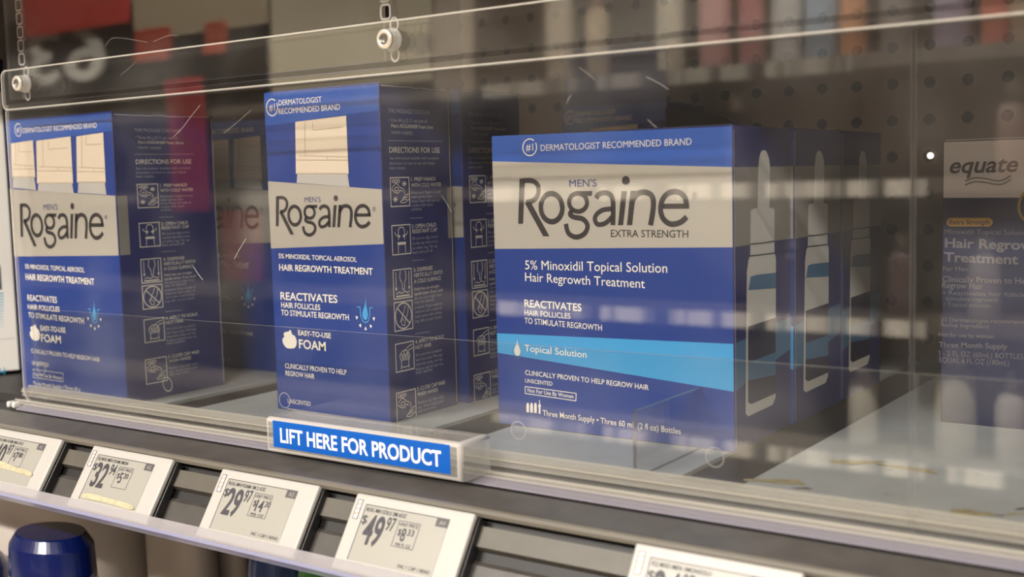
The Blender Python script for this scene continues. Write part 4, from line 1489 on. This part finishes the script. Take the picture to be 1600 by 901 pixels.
def flask(x, y, w, d, ztop, capz, body, capm, label, name='bottle', capw=0.98, topw=0.8, group=None):
    """Oval bottle with a broad cap."""
    t = empty(name, (x, y, LOW), label, 'bottle', group)
    h = ztop - LOW
    bm = bmesh.new()
    lathe(bm, (x, y, LOW), [(w * .46, 0), (w * .5, 0.004), (w * .5, h * capz - 0.006), (w * .49, h * capz)], 'Z', 40, 0, 1, d / w)
    link('body', bm, body, t)
    bm = bmesh.new()
    H0 = h * capz
    lathe(bm, (x, y, LOW), [(w * .5 * capw, H0), (w * .5 * capw, H0 + 0.003), (w * .5 * (capw * .85 + topw * .15), H0 + (h - H0) * .70), (w * .5 * (capw * .80 + topw * .20), H0 + (h - H0) * .74), (w * .5 * topw, h - 0.0008), (w * .48 * topw, h)], 'Z', 64, 0, 1, d / w, smooth_=[True, True, False, False, False])
    link('cap', bm, capm, t)
    return t


p = on_y((79, 829), 0.415)
flask(p.x, 0.415, 0.066, 0.046, p.z, 0.875, M['creambody'], M['capblue'], 'cream bottle with a deep blue cap under the leftmost tags, in front of grey bottles', topw=0.80, group='bottles under the shelf')
p = on_y((-44, 868), 0.42)
flask(p.x, 0.42, 0.060, 0.046, p.z, 0.875, M['creambody'], M['capblue'], 'blue capped bottle at the lower left corner, mostly cut off', topw=0.80, group='bottles under the shelf')
for x0, x1, y, m, lab in ((20, 222, 0.50, 'greybody', 'broad warm grey bottle behind the blue capped bottle'),
                          (238, 330, 0.50, 'greybody2', 'narrower grey bottle right of the broad grey one, under the second tag'),
                          (-150, 5, 0.51, 'greybody', 'grey bottle at the far left edge behind the blue caps'),
                          (338, 384, 0.53, 'greybody2', 'slim grey bottle in shadow left of the dark blue bottle')):
    a, b = on_y((x0, 830), y), on_y((x1, 850), y)
    w = (b.x - a.x) * 0.92
    flask((a.x + b.x) / 2, y, w, w * 0.7, -0.166, 0.965, M[m], M[m], lab, topw=0.7, group='grey bottles under the shelf')
p = on_y((440, 868), 0.46)
flask(p.x, 0.465, 0.052, 0.045, p.z + 0.003, 0.8, M['trans_blue'], M['trans_blue'], 'glossy dark blue bottle under the 29.97 tag', topw=0.9, group='bottles under the shelf')
p = on_y((520, 893), 0.42)
flask(p.x, 0.425, 0.050, 0.04, p.z + 0.003, 0.85, M['trans_blue'], M['green'], 'bottle with a green cap peeking out below the 29.97 tag', topw=0.9, group='bottles under the shelf')

# unseen shelf added above the frame, its overhang shading bay and tags
up_ = empty('shade_shelf', (-0.4, 0.5, 0.24), 'unseen dark shelf above the locked case, its overhang added to shade it', 'shelf')
bm = bmesh.new()
box(bm, -2.6, 1.6, 0.215, BACK - 0.001, 0.24, 0.265, 0)
link('deck', bm, M['deck'], up_)
bm = bmesh.new()
box(bm, -2.6, 1.6, 0.20, 0.215, 0.235, 0.27, 0, 0.003, 2)
link('front_edge', bm, M['nose'], up_)

# ------------------------------------------------------------------ across the aisle (seen mirrored in the clear door)
OY = -1.60                                        # front of the opposite shelves
VY = 2 * YD - OY                                  # where the mirror puts that plane


def far(p, y=None):
    """The place across the aisle whose mirror image falls at p."""
    q = on_y(p, VY if y is None else 2 * YD - y)
    return q.x, q.z


OX0, OX1 = -5.2, 1.6
bm = bmesh.new()
box(bm, OX0, OX1, OY - 0.45, OY - 0.42, FLOOR, 1.0, 0)
link('shelving_back', bm, M['farback'], None, 'tall brown back of the shelving across the aisle, behind its bottles', 'shelving', origin=(-1.8, OY - 0.43, FLOOR))
LEV = [far((1180, 692))[1], far((1180, 488))[1], far((1180, 284))[1], far((1000, 112))[1], 0.60]
LEX = [(760, 1700, 0.6), (780, 1452, 1.0), (760, 1452, 1.0), (700, 1330, 0.4), (500, 1500, 0.4)]
LEN = ['lowest mirrored shelf across the aisle, lit price strips at the foot of the large carton',
       'mirrored shelf across the aisle whose lit edge crosses the large carton below its lettering',
       'mirrored shelf across the aisle whose lit edge crosses the silver wordmark band',
       'mirrored shelf across the aisle carrying the row of coloured bottles at the top',
       'uppermost shelf across the aisle, above the mirrored bottles']
for z, (pa, pb, k), lab in zip(LEV, LEX, LEN):
    gond = empty('far_shelf', (-1.8, OY - 0.2, z), lab, 'shelf', 'shelves across the aisle')
    bm = bmesh.new()
    box(bm, OX0, OX1, OY - 0.42, OY, z - 0.03, z, 0)
    link('shelf_board', bm, M['boards'], gond)
    bm = bmesh.new()
    box(bm, far((pa, 450))[0], min(OX1, far((pb, 450))[0]), OY + 0.0002, OY + 0.010, z - 0.036, z - 0.002, 0, 0.002, 1)
    link('lit_edge', bm, lit_edge(k), gond)

FARC = {}


def fm(rgb):
    if rgb not in FARC:
        FARC[rgb] = plain('far_item_colour', rgb, 0.4)
    return FARC[rgb]


def far_bottle(x, z, r, h, rgb, caprgb, label, pump=False):
    y = OY - 0.09
    t = empty('bottle', (x, y, z), label, 'bottle', 'bottles on the opposite shelves')
    bm = bmesh.new()
    lathe(bm, (x, y, z), [(r * .94, 0), (r, 0.006), (r, h * .66), (r * .8, h * .76), (r * .36, h * .80), (r * .36, h * .84)], 'Z', 20)
    link('body', bm, fm(rgb), t)
    bm = bmesh.new()
    if pump:
        lathe(bm, (x, y, z), [(r * .42, h * .83), (r * .42, h * .88), (r * .14, h * .89), (r * .14, h * .95), (r * .3, h * .96), (r * .3, h)], 'Z', 16)
        box(bm, x - r * .16, x + r * .16, y, y + r * 1.1, z + h * .965, z + h * .995, 0)
    else:
        lathe(bm, (x, y, z), [(r * .5, h * .82), (r * .5, h * .98), (r * .44, h)], 'Z', 20)
    link('pump' if pump else 'cap', bm, fm(caprgb), t)
    return t


top = LEV[3]
names = ['beige', 'pale cream', 'pink', 'rose', 'white', 'light blue', 'orange', 'grey', 'lilac', 'coral', 'tan', 'sand']
cols = [(190, 170, 140), (214, 204, 180), (214, 160, 156), (186, 120, 120), (214, 210, 206), (140, 160, 180), (208, 140, 90), (140, 130, 126), (160, 146, 170), (206, 104, 80), (170, 140, 110), (200, 184, 160)]
for i, px in enumerate((905, 1020, 1092, 1150, 1206, 1262, 1312, 1380, 1470, 1540, 1590, 845)):
    x, _ = far((px, 40))
    far_bottle(x, top, 0.030 + 0.004 * (i % 3), 0.22 + 0.02 * (i % 4), cols[i], cols[(i * 5 + 2) % 12], names[i] + ' bottle in the top mirrored row, across the aisle')
for px, h, z, rgb, nm, pm in ((1327, 0.20, LEV[0], (226, 220, 206), 'tall white bottle', False), (1475, 0.24, LEV[0], (214, 208, 190), 'broad cream bottle', False),
                              (1565, 0.19, LEV[0], (214, 206, 196), 'white pump bottle', True), (1215, 0.17, LEV[1], (70, 60, 62), 'dark bottle', False),
                              (1390, 0.18, LEV[1], (120, 92, 92), 'mauve bottle', False), (1520, 0.17, LEV[1], (190, 180, 176), 'pale bottle', False),
                              (1130, 0.2, LEV[2], (96, 90, 110), 'slate bottle', False), (1560, 0.2, LEV[2], (170, 140, 130), 'dusty pink bottle', False)):
    x, _ = far((px, 600))
    far_bottle(x, z, 0.042 if 'broad' in nm else 0.032, h, rgb, (230, 224, 212), nm + ' mirrored low at the right, across the aisle', pm)


def far_board(name, pxs, rgb, label, cat, extra=None, y=OY + 0.02, lit=0.0):
    (x0, z1), (x1, z0) = far(pxs[0], y), far(pxs[1], y)
    bm = bmesh.new()
    box(bm, min(x0, x1), max(x0, x1), y - 0.012, y, z0, z1, 0, 0.002, 1)
    mats = [fm(rgb) if not lit else glow('poster_added_glow', lin(rgb)[:3], lit)]  # added glow lifts the poster's mirrored brightness
    if extra:
        f = Face((0, y + 0.0005, 0), (-1, 0, 0), (0, 0, 1))       # faces the aisle
        for s, a0, a1, b, cap in extra:
            w = abs(x1 - x0)
            text_uv(bm, f, s, -max(x0, x1) + w * a0, -max(x0, x1) + w * a1, z0 + (z1 - z0) * b, (z1 - z0) * cap, 1, 4, weight=0.02)
        mats.append(fm((236, 232, 222)))
    return link(name, bm, mats, None, label, cat, origin=((x0 + x1) / 2, y, z0), recalc=False)


far_board('price_sign', ((-30, 42), (330, 120)), (26, 24, 24), 'black price sign with blurred white figures mirrored at the upper left', 'sign', [('63', 0.42, 0.78, 0.14, 0.66)])
far_board('sale_banner', ((25, -10), (196, 34)), (206, 64, 58), 'red banner mirrored above the black price sign, upper left', 'sign', y=OY + 0.05)
far_board('red_card', ((206, 48), (262, 92)), (190, 70, 50), 'orange red card mirrored beside the white figures, upper left', 'sign', y=OY + 0.06)
far_board('red_card', ((315, 36), (350, 82)), (190, 84, 60), 'small orange card mirrored at the right end of the black sign', 'sign', y=OY + 0.06)
far_board('red_poster', ((258, 125), (325, 330)), (176, 40, 50), 'tall red poster mirrored over the side of the left carton', 'sign', y=OY + 0.03)
far_board('red_box', ((345, 330), (410, 440)), (150, 36, 38), 'red box mirrored in the dark gap left of the middle carton', 'box', y=OY + 0.03)
far_board('beige_poster', ((415, -60), (672, 125)), (226, 206, 170), 'large beige poster with added glow, mirrored above the middle carton', 'sign', lit=3.2)
far_board('grey_poster', ((672, -60), (740, 150)), (176, 160, 140), 'narrow grey poster mirrored right of the large beige one', 'sign')
far_board('beige_poster', ((200, -60), (412, 36)), (190, 174, 146), 'beige poster mirrored at the top edge, left of the larger beige one', 'sign', y=OY + 0.05)
